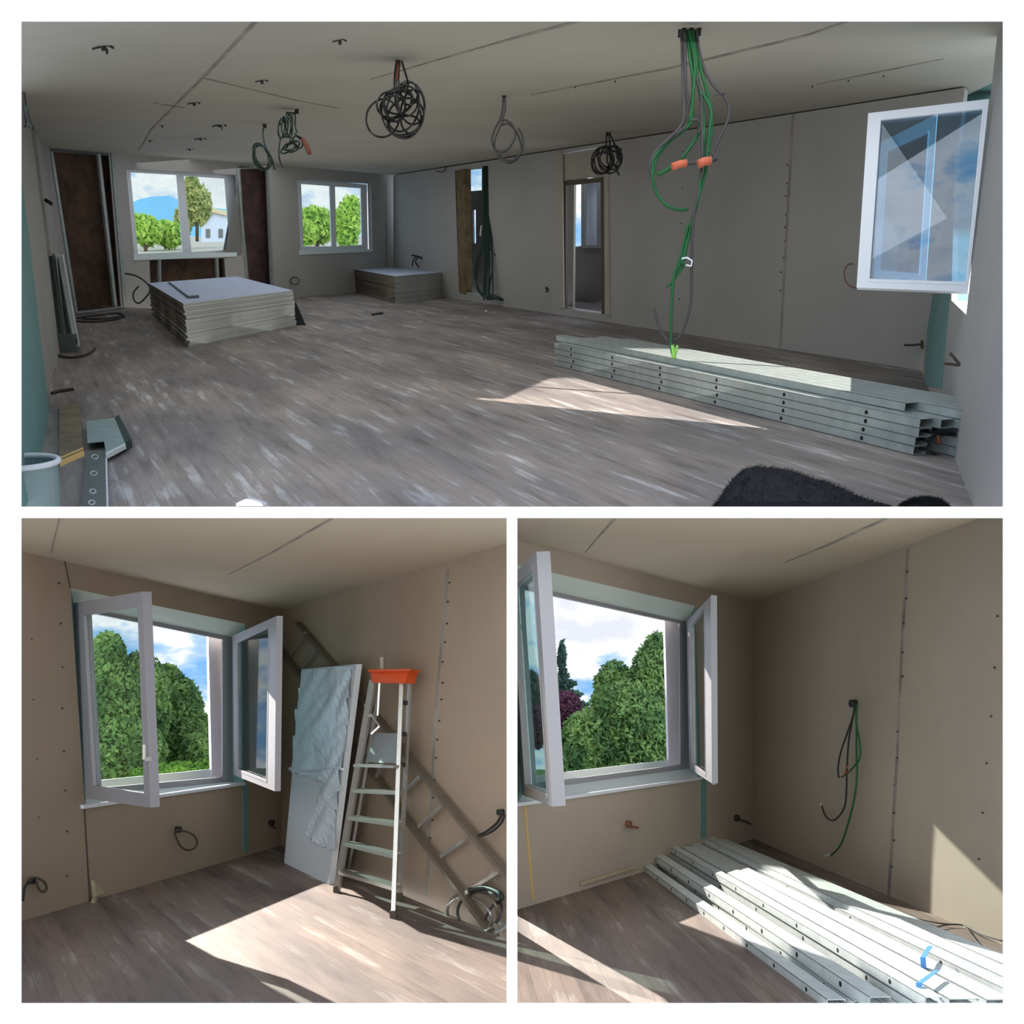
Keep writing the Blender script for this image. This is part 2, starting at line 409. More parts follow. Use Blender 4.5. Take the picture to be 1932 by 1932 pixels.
# ---- bottom-right room shell
floor_build('floor', BR, [(968, 1716), (1421, 1578), (1900, 1786), (1900, 1900), (966, 1900)], M['floor_bot'])
wallm('ceiling', BR.ceil, [(966, 1032), (1421, 1150), (1903, 978), (1903, 972), (966, 972)], (), [M['ceil_bot'], M['seam'], M['screw']],
      [strip(1160, 980, 1128, 1015, 4, 3), strip(1128, 1015, 1104, 1043, 2, 1.5), strip(1675, 978, 1560, 1030, 4, 4), strip(1560, 1030, 1480, 1062, 3, 1.5)], thick=.006)
wing = BR.A.hit(968, 1348)  # unseen blocker, added to stop sun passing the wall's near end
mb = MB(); mb.prism([Vector((wing.x, wing.y, -.1)) - BR.d1*.02, Vector((wing.x, wing.y, 3.0)) - BR.d1*.02, Vector((wing.x, wing.y, 3.0)) + BR.d2*3.2 - BR.d1*.02, Vector((wing.x, wing.y, -.1)) + BR.d2*3.2 - BR.d1*.02], -BR.A.n*.02); struct(mb.build('wall_outer_wing', M['masonry']))
O2 = [(958, 1061), (1312, 1143), (1322, 1468), (976, 1515)]
wallm('wall_left', BR.A, [(966, 1013), (1421, 1138), (1421, 1585), (966, 1719)], [O2], [M['board_br'], M['seam_dark'], M['screw']],
      [], ext=BR.d2*.10)
wallm('wall_right', BR.B, [(1421, 1138), (1898, 958), (1898, 1792), (1421, 1582)], (), [M['board_br'], M['seam'], M['screw']],
      [strip(1713, 1036, 1702, 1200, 5, 5), strip(1702, 1200, 1692, 1430, 5, 4), strip(1692, 1430, 1676, 1690, 5, 5)] + dots(1712, 1050, 1680, 1660, 12, 2) + dots(1884, 1120, 1845, 1670, 6, 1.8), ext=BR.d1*.1)
# ------------------------------------------------------------------ sunlight through the three near windows (low sun, far away)
def far_sun(name, target, d, power, half, col=(1, .92, .84)):
    d = Vector(d).normalized(); t = Vector(target)
    return spot(name, t - d*30, t, power, half, .12, col)
far_sun('sun_top_window', EW.hit(1845, 330), (-.80, .36, -.46), 190000, 3.6)
far_sun('sun_left_window', BL.A.hit(300, 1310), (.576, -.738, -.35), 260000, 2.9)
far_sun('sun_right_window', BR.A.hit(1150, 1300), (.318, -.83, -.45), 165000, 3.0)

# ------------------------------------------------------------------ things measured in the photo
def pquad(plane, pts, off=0.0): return [plane.hit(p[0], p[1], off) for p in pts]
def pslab(name, plane, pts, off, vec, m, parent=None):
    mb = MB(); mb.prism(pquad(plane, pts, off), vec); return mb.build(name, m, parent)
def window_fixed(name, plane, off, outer, panes, vec, m, glass, handle=None):
    """fixed frame in the wall opening: outer outline minus the pane outlines, then the panes"""
    r = thing(name, None, None, plane.hit(outer[3][0], outer[3][1], off)); r['kind'] = 'structure'
    mb = MB(); mb.holed(pquad(plane, outer, off), [pquad(plane, p, off) for p in panes], vec); mb.build('window_frame', m, r)
    for p in panes:
        g = MB(); g.prism(pquad(plane, p, off) if True else 0, Vector(vec)*.1); o = g.build('pane', glass, r); o.location += Vector(vec)*.4
    if handle:
        h = MB(); a, b = plane.hit(*handle[0], off*.6), plane.hit(*handle[1], off*.6); h.bar(a, b, .03*handle[2], .03*handle[2]); h.build('window_handle', m, r)
    return r
window_fixed('window_1', TOP.A, -.25, [(232, 314), (447, 328), (459, 484), (252, 492)],
             [[(246, 325), (333, 330), (344.6, 475), (260.5, 479)], [(347, 331.6), (423.5, 336.8), (433.8, 471.4), (361.4, 475.3)]], TOP.d2*.08, M['pvc'], M['glass'])
window_fixed('window_2', TOP.A, -.25, [(556, 336), (692, 348), (694, 470), (566, 475)],
             [[(568, 347), (621.8, 351), (625.5, 464.8), (573, 464.8)], [(632, 352), (680.6, 355), (683, 462), (635, 465)]], TOP.d2*.08, M['pvc'], M['glass'])
o = pslab('sill', TOP.A, [(566, 472), (702, 470), (703, 475), (567, 481)], .03, -TOP.A.n*.03, M['sill']); o.name = 'trim_1'; struct(o)
o = pslab('sill', TOP.A, [(252, 480), (447, 476), (447, 484), (253, 491)], .03, -TOP.A.n*.03, M['sill']); o.name = 'trim_2'; struct(o)

# masonry seen where the boards are still missing
for i, (pts, m) in enumerate([([(80, 270), (226, 285), (244, 590), (120, 606)], 'brick'), ([(450, 305), (520, 305), (525, 560), (463, 565)], 'brick2'), ([(270, 484), (440, 480), (440, 572), (270, 582)], 'brick')]):
    struct(pslab('masonry', TOP.A, pts, -.30, TOP.d2*.03, M[m])).name = 'wall_masonry'
STUDG = 'metal studs standing in the window wall'
def stud(plane, x0, y0, x1, y1, wpx, off, label, group=None, m='zinc', name='metal_stud', dep=.05):
    dx, dy = x1-x0, y1-y0; L = math.hypot(dx, dy); nx, ny = -dy/L*wpx/2, dx/L*wpx/2
    P = pquad(plane, [(x0-nx, y0-ny), (x1-nx, y1-ny), (x1+nx, y1+ny), (x0+nx, y0+ny)], off)
    mb = MB(); v = -plane.n*dep; mb.prism(P, v*.15)
    # flanges of the channel
    mb.prism([P[0], P[1], P[1]+(P[2]-P[1])*.12, P[0]+(P[3]-P[0])*.12], v); mb.prism([P[3], P[2], P[2]+(P[1]-P[2])*.12, P[3]+(P[0]-P[3])*.12], v)
    return tag(mb.build(name, M[m]), label, 'metal stud', group)
stud(TOP.A, 187, 290, 219, 579, 6, .02, 'thin upright metal stud at the right edge of the left brick bay', STUDG)
stud(TOP.A, 212, 290, 236, 577, 5, .03, 'upright metal stud between the left brick bay and the wide far window', STUDG)
stud(TOP.A, 98, 287, 145, 590, 5, .02, 'upright metal stud against the left corner of the left brick bay', STUDG)
stud(TOP.A, 449, 318, 466, 525, 4, .02, 'upright metal stud at the left edge of the narrow brick bay between the two windows', STUDG)
stud(TOP.A, 506, 320, 515, 545, 3, .02, 'slim upright metal stud at the right edge of the narrow brick bay', STUDG)
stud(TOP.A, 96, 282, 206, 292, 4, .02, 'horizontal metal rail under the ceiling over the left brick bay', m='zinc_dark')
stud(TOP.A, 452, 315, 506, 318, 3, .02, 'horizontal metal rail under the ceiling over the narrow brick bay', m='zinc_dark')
stud(TOP.A, 146, 590, 236, 579, 4, .03, 'horizontal metal rail on the floor below the left brick bay')
stud(TOP.A, 302, 490, 303, 540, 4, .02, 'short metal stud at the left of the gap under the wide far window', 'short studs under the window')
stud(TOP.A, 410, 487, 412, 530, 4, .02, 'short metal stud at the right of the gap under the wide far window', 'short studs under the window')

# outside the far windows
def leafy(name, label, blobs, n, size, m, trunk=None, tr=.12, cat='tree', group=None, kind=None):
    base = blobs[0][0] - Vector((0, 0, blobs[0][1][2]))
    if trunk is None: trunk = [base + Vector((0, 0, -1.2)), blobs[0][0]]
    r = thing(name, label, cat, trunk[0], group)
    mb = MB(); tot = sum(b[1][0]*b[1][2] for b in blobs)
    for c, s in blobs:
        k = int(n*s[0]*s[2]/tot)
        for _ in range(k):
            z = random.uniform(-1, 1); a = random.uniform(0, 2*math.pi); q = math.sqrt(1-z*z); rr = random.uniform(.55, 1.08)
            p = c + Vector((q*math.cos(a)*s[0], q*math.sin(a)*s[1], z*s[2]))*rr
            d1 = Vector((random.gauss(0, 1), random.gauss(0, 1), random.gauss(0, 1))).normalized(); d2 = d1.orthogonal().normalized(); sz = size*random.uniform(.6, 1.3)
            mb.face([p-d1*sz, p-d2*sz*.5, p+d1*sz, p+d2*sz*.5])
    f = mb.build('foliage', m, r)
    if kind: f['kind'] = kind
    tb = MB(); tb.tube(spline(trunk, 3), tr, 7); tb.build('trunk', M['bark'], r)
    return r
def blob(x, y, t, wpx, hpx, dep=None):
    s = t/F; return (at(x, y, t), (wpx*s/2, (dep if dep else wpx*s/2), hpx*s/2))
def ground(name, pts, m):
    mb = MB(); mb.prism(pts, Vector((0, 0, -.3))); return struct(mb.build(name, m))
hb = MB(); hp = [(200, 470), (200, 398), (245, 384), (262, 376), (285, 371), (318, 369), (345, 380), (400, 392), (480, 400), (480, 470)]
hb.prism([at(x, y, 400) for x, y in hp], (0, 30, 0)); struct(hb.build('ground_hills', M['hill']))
g = [at(150, 430, 300), at(760, 430, 300), at(760, 495, 40), at(150, 495, 40)]
gm = MB(); gm.mat(0).prism([at(150, 446, 120), at(760, 446, 120), at(760, 520, 42), at(150, 520, 42)], (0, 0, -.3)); struct(gm.build('ground_outside', M['road']))
leafy('bush', 'bright lime green hedge outside the left pane of the wide far window', [blob(275, 435, 70, 60, 50), blob(318, 442, 72, 60, 40), blob(250, 425, 75, 40, 40)], 3200, .22, M['leaf_light'], cat='bush')
leafy('tree', 'pale olive tree outside the right pane of the wide far window', [blob(372, 385, 75, 50, 75), blob(362, 350, 75, 26, 40), blob(345, 420, 75, 30, 60)], 3200, .2, M['leaf_olive'])
leafy('tree', 'lime green tree outside the left pane of the narrower far window', [blob(598, 425, 70, 70, 60), blob(580, 440, 68, 40, 40)], 3000, .2, M['leaf_light'])
leafy('tree', 'lime green tree outside the right pane of the narrower far window', [blob(655, 425, 64, 44, 90), blob(664, 400, 64, 34, 60)], 2600, .2, M['leaf_light'])
h = thing('house', 'pale blue house with a tan roof outside the wide far window', 'house', at(405, 470, 95))
hm = MB(); hm.prism([at(380, 470, 95), at(380, 418, 95), at(400, 396, 95), at(433, 405, 95), at(440, 470, 95)], (0, 6, 2)); hm.build('house_wall', M['facade'], h)
hm = MB(); hm.prism([at(377, 420, 94.6), at(400, 392, 94.6), at(442, 402, 94.6), at(442, 410, 94.6), at(400, 400, 94.6), at(379, 424, 94.6)], (0, 7, 2)); hm.build('roof', M['roof'], h)
for wx in (392, 416):
    wm = MB(); wm.prism([at(wx-4, 448, 94.9), at(wx+4, 448, 94.9), at(wx+4, 432, 94.9), at(wx-4, 432, 94.9)], (0, .05, 0)); wm.build('house_window', M['door_grey'], h)

# ---- doorway to the entrance
struct(pslab('door_frame', TOP.B, [(861, 322), (876, 318), (879, 556), (866, 552)], .01, TOP.d1*.3, M['wood'])).name = 'door_1_post'
r = thing('door_1', None, None, TOP.B.hit(878, 552, -.5)); r['kind'] = 'structure'
mb = MB(); Q = lambda pts, off=-.7: pquad(TOP.B, pts, off)
mb.holed(Q([(868, 300), (935, 290), (935, 570), (868, 556)]), [Q([(883, 320), (909, 318), (909, 359), (883, 361)]), Q([(892, 396), (897.5, 396), (898, 459), (893, 459)])], TOP.d1*.08); mb.build('door_leaf', M['door_grey'], r)
mb = MB(); mb.prism(Q([(883, 320), (909, 318), (909, 359), (883, 361)], -.72), TOP.d1*.02); mb.build('transom_pane', M['glass'], r)
mb = MB(); mb.bar(TOP.B.hit(906, 445, -.66), TOP.B.hit(908, 425, -.66), .03); mb.build('door_handle', M['alu'], r)
# ---- doorway to the side room
r = thing('door_2', None, None, TOP.B.hit(1062, 582)); r['kind'] = 'structure'
mb = MB(); mb.prism(Q([(1055, 292), (1142, 278), (1142, 332), (1055, 341)], -.02), TOP.d1*.05); mb.build('overpanel', M['jamb'], r)
mb = MB(); mb.holed(Q([(1061, 341), (1139, 334), (1142, 599), (1063, 586)], -.02), [Q([(1067, 350), (1133, 343), (1135, 594), (1067, 581.5)], -.02)], TOP.d1*.12); mb.build('door_frame', M['frame_brown'], r)
for p in ([(1049, 288), (1060, 287), (1063, 582), (1056, 581)], [(1139, 275), (1146, 274), (1150, 597), (1141, 595)]):
    mb = MB(); mb.prism(Q(p, .03), -TOP.B.n*.03); mb.build('jamb_stud', M['jamb'], r)
bk = TOP.B.p; off = -2.2
mb = MB(); mb.holed(Q([(1020, 300), (1200, 280), (1200, 640), (1020, 620)], off), [Q([(1084, 340), (1096.5, 340), (1096.5, 464), (1082, 466)], off), Q([(1105, 335), (1131, 335), (1132, 463), (1103, 464)], off)], TOP.d1*.1)
struct(mb.build('wall_side_room', M['dark_room']))
mb = MB(); mb.prism(Q([(1066, 330), (1083.5, 330), (1081, 590), (1066, 590)], -1.0), TOP.d1*.1); struct(mb.build('wall_side_room', M['jamb']))
mb = MB(); mb.prism([TOP.floor.hit(*p)+TOP.u*.002 for p in ((1040, 560), (1190, 585), (1150, 600), (1050, 586))], -TOP.u*.02); struct(mb.build('floor_side_room', M['dark_room']))
mb = MB(); mb.holed(Q([(1098, 338), (1134, 334), (1134, 468), (1098, 468)], off+.05), [Q([(1105, 342), (1126, 340), (1126, 462), (1104, 463)], off+.05)], TOP.d1*.03); struct(mb.build('window_3', M['door_grey']))
mb = MB(); mb.prism(Q([(1105, 342), (1126, 340), (1126, 462), (1104, 463)], off-.2), TOP.d1*.01); struct(mb.build('window_3_blind', M['facade']))  # opaque pale blue slab standing for the window pane
o = thing('rubble_sack', 'pale sack lying on the dark floor beyond the side doorway', 'sack', TOP.level(.0).hit(1090, 566))
mb = MB()
c = TOP.floor.hit(1098, 562); 
for k in range(2): mb.tube([c+TOP.u*.12+Vector((.25*k, 0, 0)), c+TOP.u*.2+Vector((.12+.25*k, .1, 0)), c+TOP.u*.12+Vector((.25+.25*k, .1, 0))], .14, 8)
mb.build('sack_body', M['jamb'], o)

# ---- near window on the right: far jamb, sill, the open leaf
WN = pquad(EW, WO)
out_dir = Vector(((.93, -.30, 0))); out_dir = (out_dir - TOP.u*out_dir.dot(TOP.u)).normalized()*.45
mb = MB()
far = [WN[0], WN[3]]; near = [WN[1], WN[2]]
mb.face([WN[0], WN[3], WN[3]+out_dir, WN[0]+out_dir]); mb.mat(1).face([WN[3], WN[2], WN[2]+out_dir, WN[3]+out_dir]); mb.mat(2).face([WN[0], WN[1], WN[1]+out_dir, WN[0]+out_dir])
struct(mb.build('window_4', [M['green_board'], M['sill'], M['green_board']]))
def sash(name, label, outer, inner, ts, m, glass, thick, struct_=True, handle=None):
    """an open window leaf: outline and pane with a depth for each corner (tl, tr, br, bl)"""
    O = [at(p[0], p[1], t) for p, t in zip(outer, ts)]
    pl = Plane(O[0], (O[1]-O[0]).cross(O[3]-O[0])); I = [pl.hit(*p) for p in inner]; O = [pl.hit(*p) for p in outer]
    n = pl.n if pl.n.dot(EYE-O[0]) < 0 else -pl.n
    r = thing(name, label, 'window leaf', O[3])
    mb = MB(); mb.ring(O, I, n*thick); lf = mb.build('leaf_frame', m, r)
    # raised bead round the pane
    c = sum(I, Vector())/4; I2 = [p+(c-p)*.035 for p in I]
    mb = MB(); mb.ring([p-n*.004 for p in I], [p-n*.004 for p in I2], n*thick*.4); mb.build('glazing_bead', m, lf)
    mb = MB(); mb.prism([p+n*thick*.5 for p in I2], n*.006); mb.build('pane', glass, r)
    if handle:
        a = pl.hit(*handle[0]) - n*.03; b = pl.hit(*handle[1]) - n*.03; mb = MB(); mb.bar(a, b, .018, .02); mb.bar(a, a+n*.05, .03); mb.build('window_handle', M['alu'], r)
    return r, n
tr = EW.hit(1824, 560).y - .15
sash('window_leaf', 'white framed window leaf standing open in the large room, its pane reflecting the sky', [(1638, 213.5), (1866, 186.5), (1825.5, 551), (1616, 542.5)], [(1659, 221.5), (1858, 199.5), (1825, 538), (1636.8, 531.8)],
     [tr+.48, tr+.02, tr, tr+.48], M['pvc'], M['glass_blue'], .045)

sash('window_leaf', 'second white window leaf seen through the pane of the open leaf in the large room', [(1662, 268), (1768, 215), (1746, 534), (1648, 527)], [(1674, 281), (1752, 246), (1734, 521), (1659, 514)],
     [tr+1.5, tr+1.3, tr+1.3, tr+1.5], M['pvc'], M['glass_blue'], .045)  # leaf added behind the pane to imitate a reflected window

# ---- cables
def cable(parent, pts, r, m, name='cable', closed=False, n=7, sides=6):
    mb = MB(); mb.tube(spline(pts, n, closed), r, sides, closed); return mb.build(name, m, parent)
def P3(pts, t, wob=.0):
    return [at(p[0], p[1], (t + (p[2] if len(p) > 2 else 0))+random.uniform(-wob, wob)) for p in pts]
def ell(cx, cy, rx, ry, rot=0, n=14, a0=0, a1=360):
    res = []; c, s = math.cos(math.radians(rot)), math.sin(math.radians(rot)); full = abs(a1-a0) >= 360
    for i in range(n):
        a = math.radians(a0+(a1-a0)*i/(n if full else n-1)); x, y = rx*math.cos(a), ry*math.sin(a); res.append((cx+x*c-y*s, cy+x*s+y*c))
    return res
def hanging(name, label, hang, strands, rpx, m, t=None, cat='cable', extra=None, group=None, wob=.04):
    h = TOP.ceil.hit(*hang); t = t or h.y; r = thing(name, label, cat, h, group)
    mb = MB(); s = t/F; mb.tube([h+TOP.u*.01, h-TOP.u*.05], 5*s*.7, 8); mb.build('ceiling_entry', M['black'], r)
    for st in strands:
        closed = st[0] == 'o'; pts = st[1] if closed else st
        cable(r, P3(pts, t-.03, wob), rpx*s, m, closed=closed)
    if extra: extra(r, t, s)
    return r
def big(r, t, s):
    mb = MB(); mb.tube(P3([(750, 114), (751, 128), (748, 150)], t-.1), 3*s, 7); mb.build('orange_conduit', M['copper'], r)
hanging('cable_coil', 'large tangled coil of black cable hanging from the middle of the ceiling', (752, 114), [
    [(748, 114), (744, 150), (744, 172)], [(754, 114), (752, 150), (755, 170)], [(758, 116), (766, 142), (770, 160), (764, 175)], [(748, 116), (747, 140), (749, 170)],
    ('o', ell(722, 223, 31, 36, 10)), ('o', ell(757, 216, 36, 46, -20)), ('o', ell(738, 198, 27, 26, 0)), ('o', ell(741, 205, 24, 24, 20)), ('o', ell(776, 195, 25, 40, -8)), ('o', ell(768, 186, 22, 33, 5)),
    ('o', ell(765, 222, 33, 38, 30)), ('o', ell(760, 205, 30, 44, 15)), ('o', ell(752, 190, 28, 24, -30)), ('o', ell(778, 210, 22, 42, 8)), ('o', ell(747, 196, 33, 22, -35)), ('o', ell(762, 236, 30, 18, -10)), ('o', ell(772, 176, 16, 22, 0)), ('o', ell(744, 200, 20, 30, -12))], 1.9, M['black'], extra=big, wob=.16)
hanging('cable_coil', 'two loose cable loops hanging from the ceiling left of the side doorway', (951, 181), [
    [(949, 181), (948, 205), (943, 226), (933, 245), (928, 265), (935, 285), (950, 299), (965, 303), (980, 292), (987, 275), (985, 255), (978, 242)],
    [(953, 181), (953, 205), (948, 226), (945, 236), (934, 262), (934, 280), (945, 287), (960, 280), (972, 258), (968, 238), (955, 227), (946, 229)],
    [(946, 236), (958, 234), (970, 243), (980, 262), (984, 285), (972, 303), (955, 307), (938, 294)]], 1.9, M['grey_cable'])
hanging('cable_coil', 'small dense coil of grey cable hanging in front of the side doorway', (1147, 250), [
    [(1144, 250), (1144, 262), (1143, 280)], [(1148, 250), (1150, 265), (1153, 285)], [(1150, 251), (1156, 264), (1162, 280), (1165, 300)],
    ('o', ell(1134, 303, 18, 26, 12)), ('o', ell(1138, 303, 17, 24, 0)), ('o', ell(1143, 298, 15, 22, -10)), ('o', ell(1137, 308, 19, 20, 30)), ('o', ell(1150, 296, 18, 20, 20)), ('o', ell(1158, 298, 13, 22, 0)), ('o', ell(1162, 294, 11, 20, -12)), ('o', ell(1150, 305, 20, 22, 0)),
    [(1160, 310), (1164, 322), (1168, 330)], [(1160, 285), (1168, 292), (1172, 280)]], 1.6, M['grey_cable'], wob=.12)
def tapebit(r, t, s):
    mb = MB(); mb.tube(P3([(571, 262), (578, 274), (584, 290)], t-.12), 4.5*s, 7); mb.build('brown_sleeve', M['copper'], r)
hanging('cable_coil', 'knotted dark cable coil with a brown sleeve hanging near the two far windows', (560, 206), [
    [(560, 206), (554, 214), (548, 213), (541, 222), (528, 235)], [(557, 213), (557, 235), (560, 250)], [(551, 215), (552, 240), (549, 262), (540, 280)],
    ('o', ell(534, 240, 9, 20, 8)), ('o', ell(531, 242, 6, 19, 5)), ('o', ell(540, 240, 9, 19, 0)), ('o', ell(545, 236, 6, 24, -5)),
    ('o', ell(544, 280, 16, 6, -30)), ('o', ell(550, 275, 16, 7, -20)), ('o', ell(562, 268, 8, 12, -30)), [(556, 252), (566, 262), (576, 270), (585, 290)], [(560, 256), (572, 262), (582, 275), (586, 292)], [(553, 268), (562, 278), (558, 284), (548, 288)],
    [(529, 261), (526, 285), (528, 303), (534, 317)]], 1.5, M['dark_green'], extra=tapebit, wob=.1)
hanging('cable_coil', 'small oval coil of dark cable hanging left of the knotted coil', (499, 234), [
    [(499, 234), (496, 252), (500, 275), (508, 290), (515, 305), (517, 318)], ('o', ell(492, 294, 13, 25, -20)), ('o', ell(496, 296, 13, 24, -25)), ('o', ell(494, 298, 16, 24, -18)), [(500, 280), (511, 298), (519, 320)]], 1.7, M['dark_green'], wob=.08)
# thin wire loop standing out of the right wall near the entrance
w = thing('wire_loop', 'thin wire loop sticking out of the wall top left of the entrance doorway', 'wire', TOP.B.hit(840, 322))
t0 = TOP.B.hit(840, 322).y - .1
cable(w, P3([(822, 322), (838, 323), (841, 300), (842, 270), (850, 265), (862, 274), (872, 292), (874, 310), (876, 318)], t0), .9*t0/F, M['grey_cable'])

# big green bundle in the foreground
hg = TOP.ceil.hit(1303, 52); tg = hg.y - .1; s = tg/F
gb = thing('cable_bundle', 'long bundle of green and grey cables hanging from the ceiling, tied with orange tape', 'cable bundle', hg)
mb = MB()
for k in range(6):
    a = TOP.ceil.hit(1284+k*7, 56-(k % 2)*3); mb.tube([a+TOP.u*.01, a-TOP.u*.05], 4.5*s, 8)
mb.build('ceiling_entries', M['black'], gb)
G, K = M['green_cable'], M['grey_cable']
for pts, m, r in [
    ([(1286, 58), (1288, 120), (1290, 180), (1290, 222), (1283, 240), (1262, 262), (1238, 285), (1226, 312), (1230, 332)], K, 2.6),
    ([(1292, 58), (1293, 120), (1294, 170), (1303, 210), (1302, 228), (1280, 250), (1252, 272), (1230, 296), (1228, 328)], K, 2.6),
    ([(1296, 58), (1302, 110), (1308, 160), (1304, 215), (1296, 236), (1272, 258), (1244, 284), (1232, 305), (1232, 340), (1240, 365), (1256, 386), (1276, 395), (1298, 395)], G, 2.6),
    ([(1300, 58), (1310, 110), (1310, 150), (1305, 200), (1305, 228), (1290, 246), (1262, 268), (1238, 300), (1234, 325)], G, 2.6),
    ([(1303, 58), (1312, 100), (1316, 150), (1325, 200), (1328, 250), (1326, 290), (1322, 330), (1316, 380), (1302, 430), (1290, 480), (1272, 525)], G, 2.7),
    ([(1306, 58), (1313, 110), (1318, 160), (1331, 185), (1341, 210), (1338, 250), (1334, 290), (1330, 330), (1318, 370), (1308, 410), (1296, 460), (1288, 500)], G, 2.7),
    ([(1310, 58), (1316, 100), (1325, 140), (1336, 180), (1342, 215), (1342, 250), (1336, 290)], G, 2.6),
    ([(1314, 56), (1320, 100), (1333, 140), (1350, 165), (1365, 180), (1376, 205), (1370, 235), (1355, 265), (1342, 296)], K, 2.4),
    ([(1306, 90), (1312, 140), (1323, 180), (1324, 230), (1325, 300), (1318, 360), (1310, 400), (1306, 450), (1305, 510), (1303, 570), (1292, 615), (1275, 642), (1258, 640), (1243, 615), (1234, 583)], K, 2.2),
    ([(1320, 226), (1318, 250), (1306, 272), (1286, 300)], G, 2.6),
    ([(1303, 228), (1315, 226), (1322, 236), (1318, 252)], K, 2.4),
    ([(1298, 425), (1285, 480), (1272, 520), (1268, 560), (1266, 610), (1266, 650), (1271, 676)], G, 2.3),
    ([(1290, 498), (1284, 512), (1268, 532), (1258, 542)], G, 1.8),
    ([(1240, 330), (1262, 318), (1280, 306)], G, 3.4)]:
    cable(gb, P3(pts, tg, .03), r*s*1.25, m)
mb = MB(); mb.tube(P3([(1268, 315), (1284, 309), (1296, 308)], tg-.08), 7*s, 8); mb.build('orange_tape', M['tape'], gb); mb = MB(); mb.tube(P3([(1318, 310), (1328, 305), (1342, 303)], tg-.08), 8*s, 8); mb.build('orange_tape', M['tape'], gb)
mb = MB(); mb.tube(P3([(1284, 311), (1300, 308), (1325, 306), (1353, 300)], tg-.03), 3.6*s, 7); mb.build('grey_tie', M['grey_cable'], gb)
mb = MB(); mb.tube(P3([(1268, 652), (1272, 676)], tg-.02), 4.2*s, 8); mb.tube(P3([(1278, 652), (1274, 668)], tg-.02), 2.6*s, 8); mb.build('green_cable_end', mat('light_green_plastic', (140, 200, 92), .5), gb)
mb = MB(); mb.tube(P3([(1286, 488), (1296, 486), (1306, 492), (1304, 502), (1294, 500)], tg-.05), 1.6*s, 6); mb.build('wire_twist', M['pvc'], gb)
mb = MB(); mb.tube(P3([(1346, 182), (1356, 177), (1368, 176)], tg-.02), 1.4*s, 6); mb.build('cable_tie', M['grey_cable'], gb)

# tall dark green cable sheaf beside the entrance doorway
tb = TOP.B.hit(925, 560, .25).y; s = tb/F
cb = thing('cable_sheaf', 'tall dark green sheaf of cables hanging down the wall right of the entrance doorway', 'cables', TOP.floor.hit(925, 566))
for k in range(9):
    x = 912+k*1.9
    cable(cb, P3([(x, 309), (x+.5, 380), (x+.8*math.sin(k), 450), (x+2+math.sin(k*2)*2, 500), (x+3*math.sin(k*1.7), 545), (x+5*math.sin(k*2.3)+2, 566)], tb), 1.5*s, M['dark_green'])
for k in range(5):
    cable(cb, P3([(912, 440+k*8), (906-k, 480), (901-k*1.5, 520), (900+k*3, 545+k*3), (915+k*2, 562), (930+k*6, 556+k*3), (950+k*2, 566)], tb), .9*s, M['dark_green'], 'loose_cable')
cable(cb, P3([(925, 470), (933, 480), (946, 487)], tb), 1.0*s, M['grey_cable'], 'loose_cable')

leafy('tree', 'green tree outside the near window of the large room, mirrored in its open leaf', [(Vector((13.5, 8.2, 7.2)), (1.6, 2.6, 1.6)), (Vector((14, 6, 7.0)), (1.6, 2.2, 1.3))], 3000, .16, M['leaf'])

# short cable stubs and hooks in the ceiling
STUB = 'short cable stubs poking from the ceiling'
for i, (x, y, k, lab) in enumerate([(195, 88, 1.5, 'black cable stub in the ceiling, leftmost and nearest of the stubs'), (641, 76, 1.0, 'black cable stub in the ceiling nearest the big coil'), (494, 152, .9, 'slanting cable stub in the ceiling beside the long ceiling joint'),
        (366, 194, .9, 'cable stub in the ceiling on the crossing of two joints'), (414, 236, 1.0, 'darkest forked cable stub in the ceiling before the wide far window'), (378, 261, .8, 'wide flat cable stub in the ceiling behind the forked one'),
        (358, 281, .5, 'tiny cable stub in the ceiling closest to the wide far window'), (306, 237, .4, 'faint cable stub in the ceiling on the long joint'), (283, 265, .4, 'faintest cable stub at the far end of the long ceiling joint')]):
    h = TOP.ceil.hit(x, y); t = h.y; s = t/F; r = thing('cable_stub', lab, 'cable stub', h, STUB)
    mb = MB(); mb.tube([h, h-TOP.u*.03], 3.2*s*k, 7); mb.build('ceiling_entry', M['black'], r)
    cable(r, P3([(x, y+1), (x-6*k, y+1*k), (x-14*k, y+3*k)], t-.05), 1.2*s*k, M['black']); cable(r, P3([(x, y+1), (x+5*k, y-2*k), (x+13*k, y+2*k)], t-.05), 1.3*s*k, M['black'])
    if i in (0, 4): cable(r, P3([(x+2, y), (x+5*k, y+5*k), (x+4*k, y+9*k)], t-.05), 1.3*s*k, M['black'])

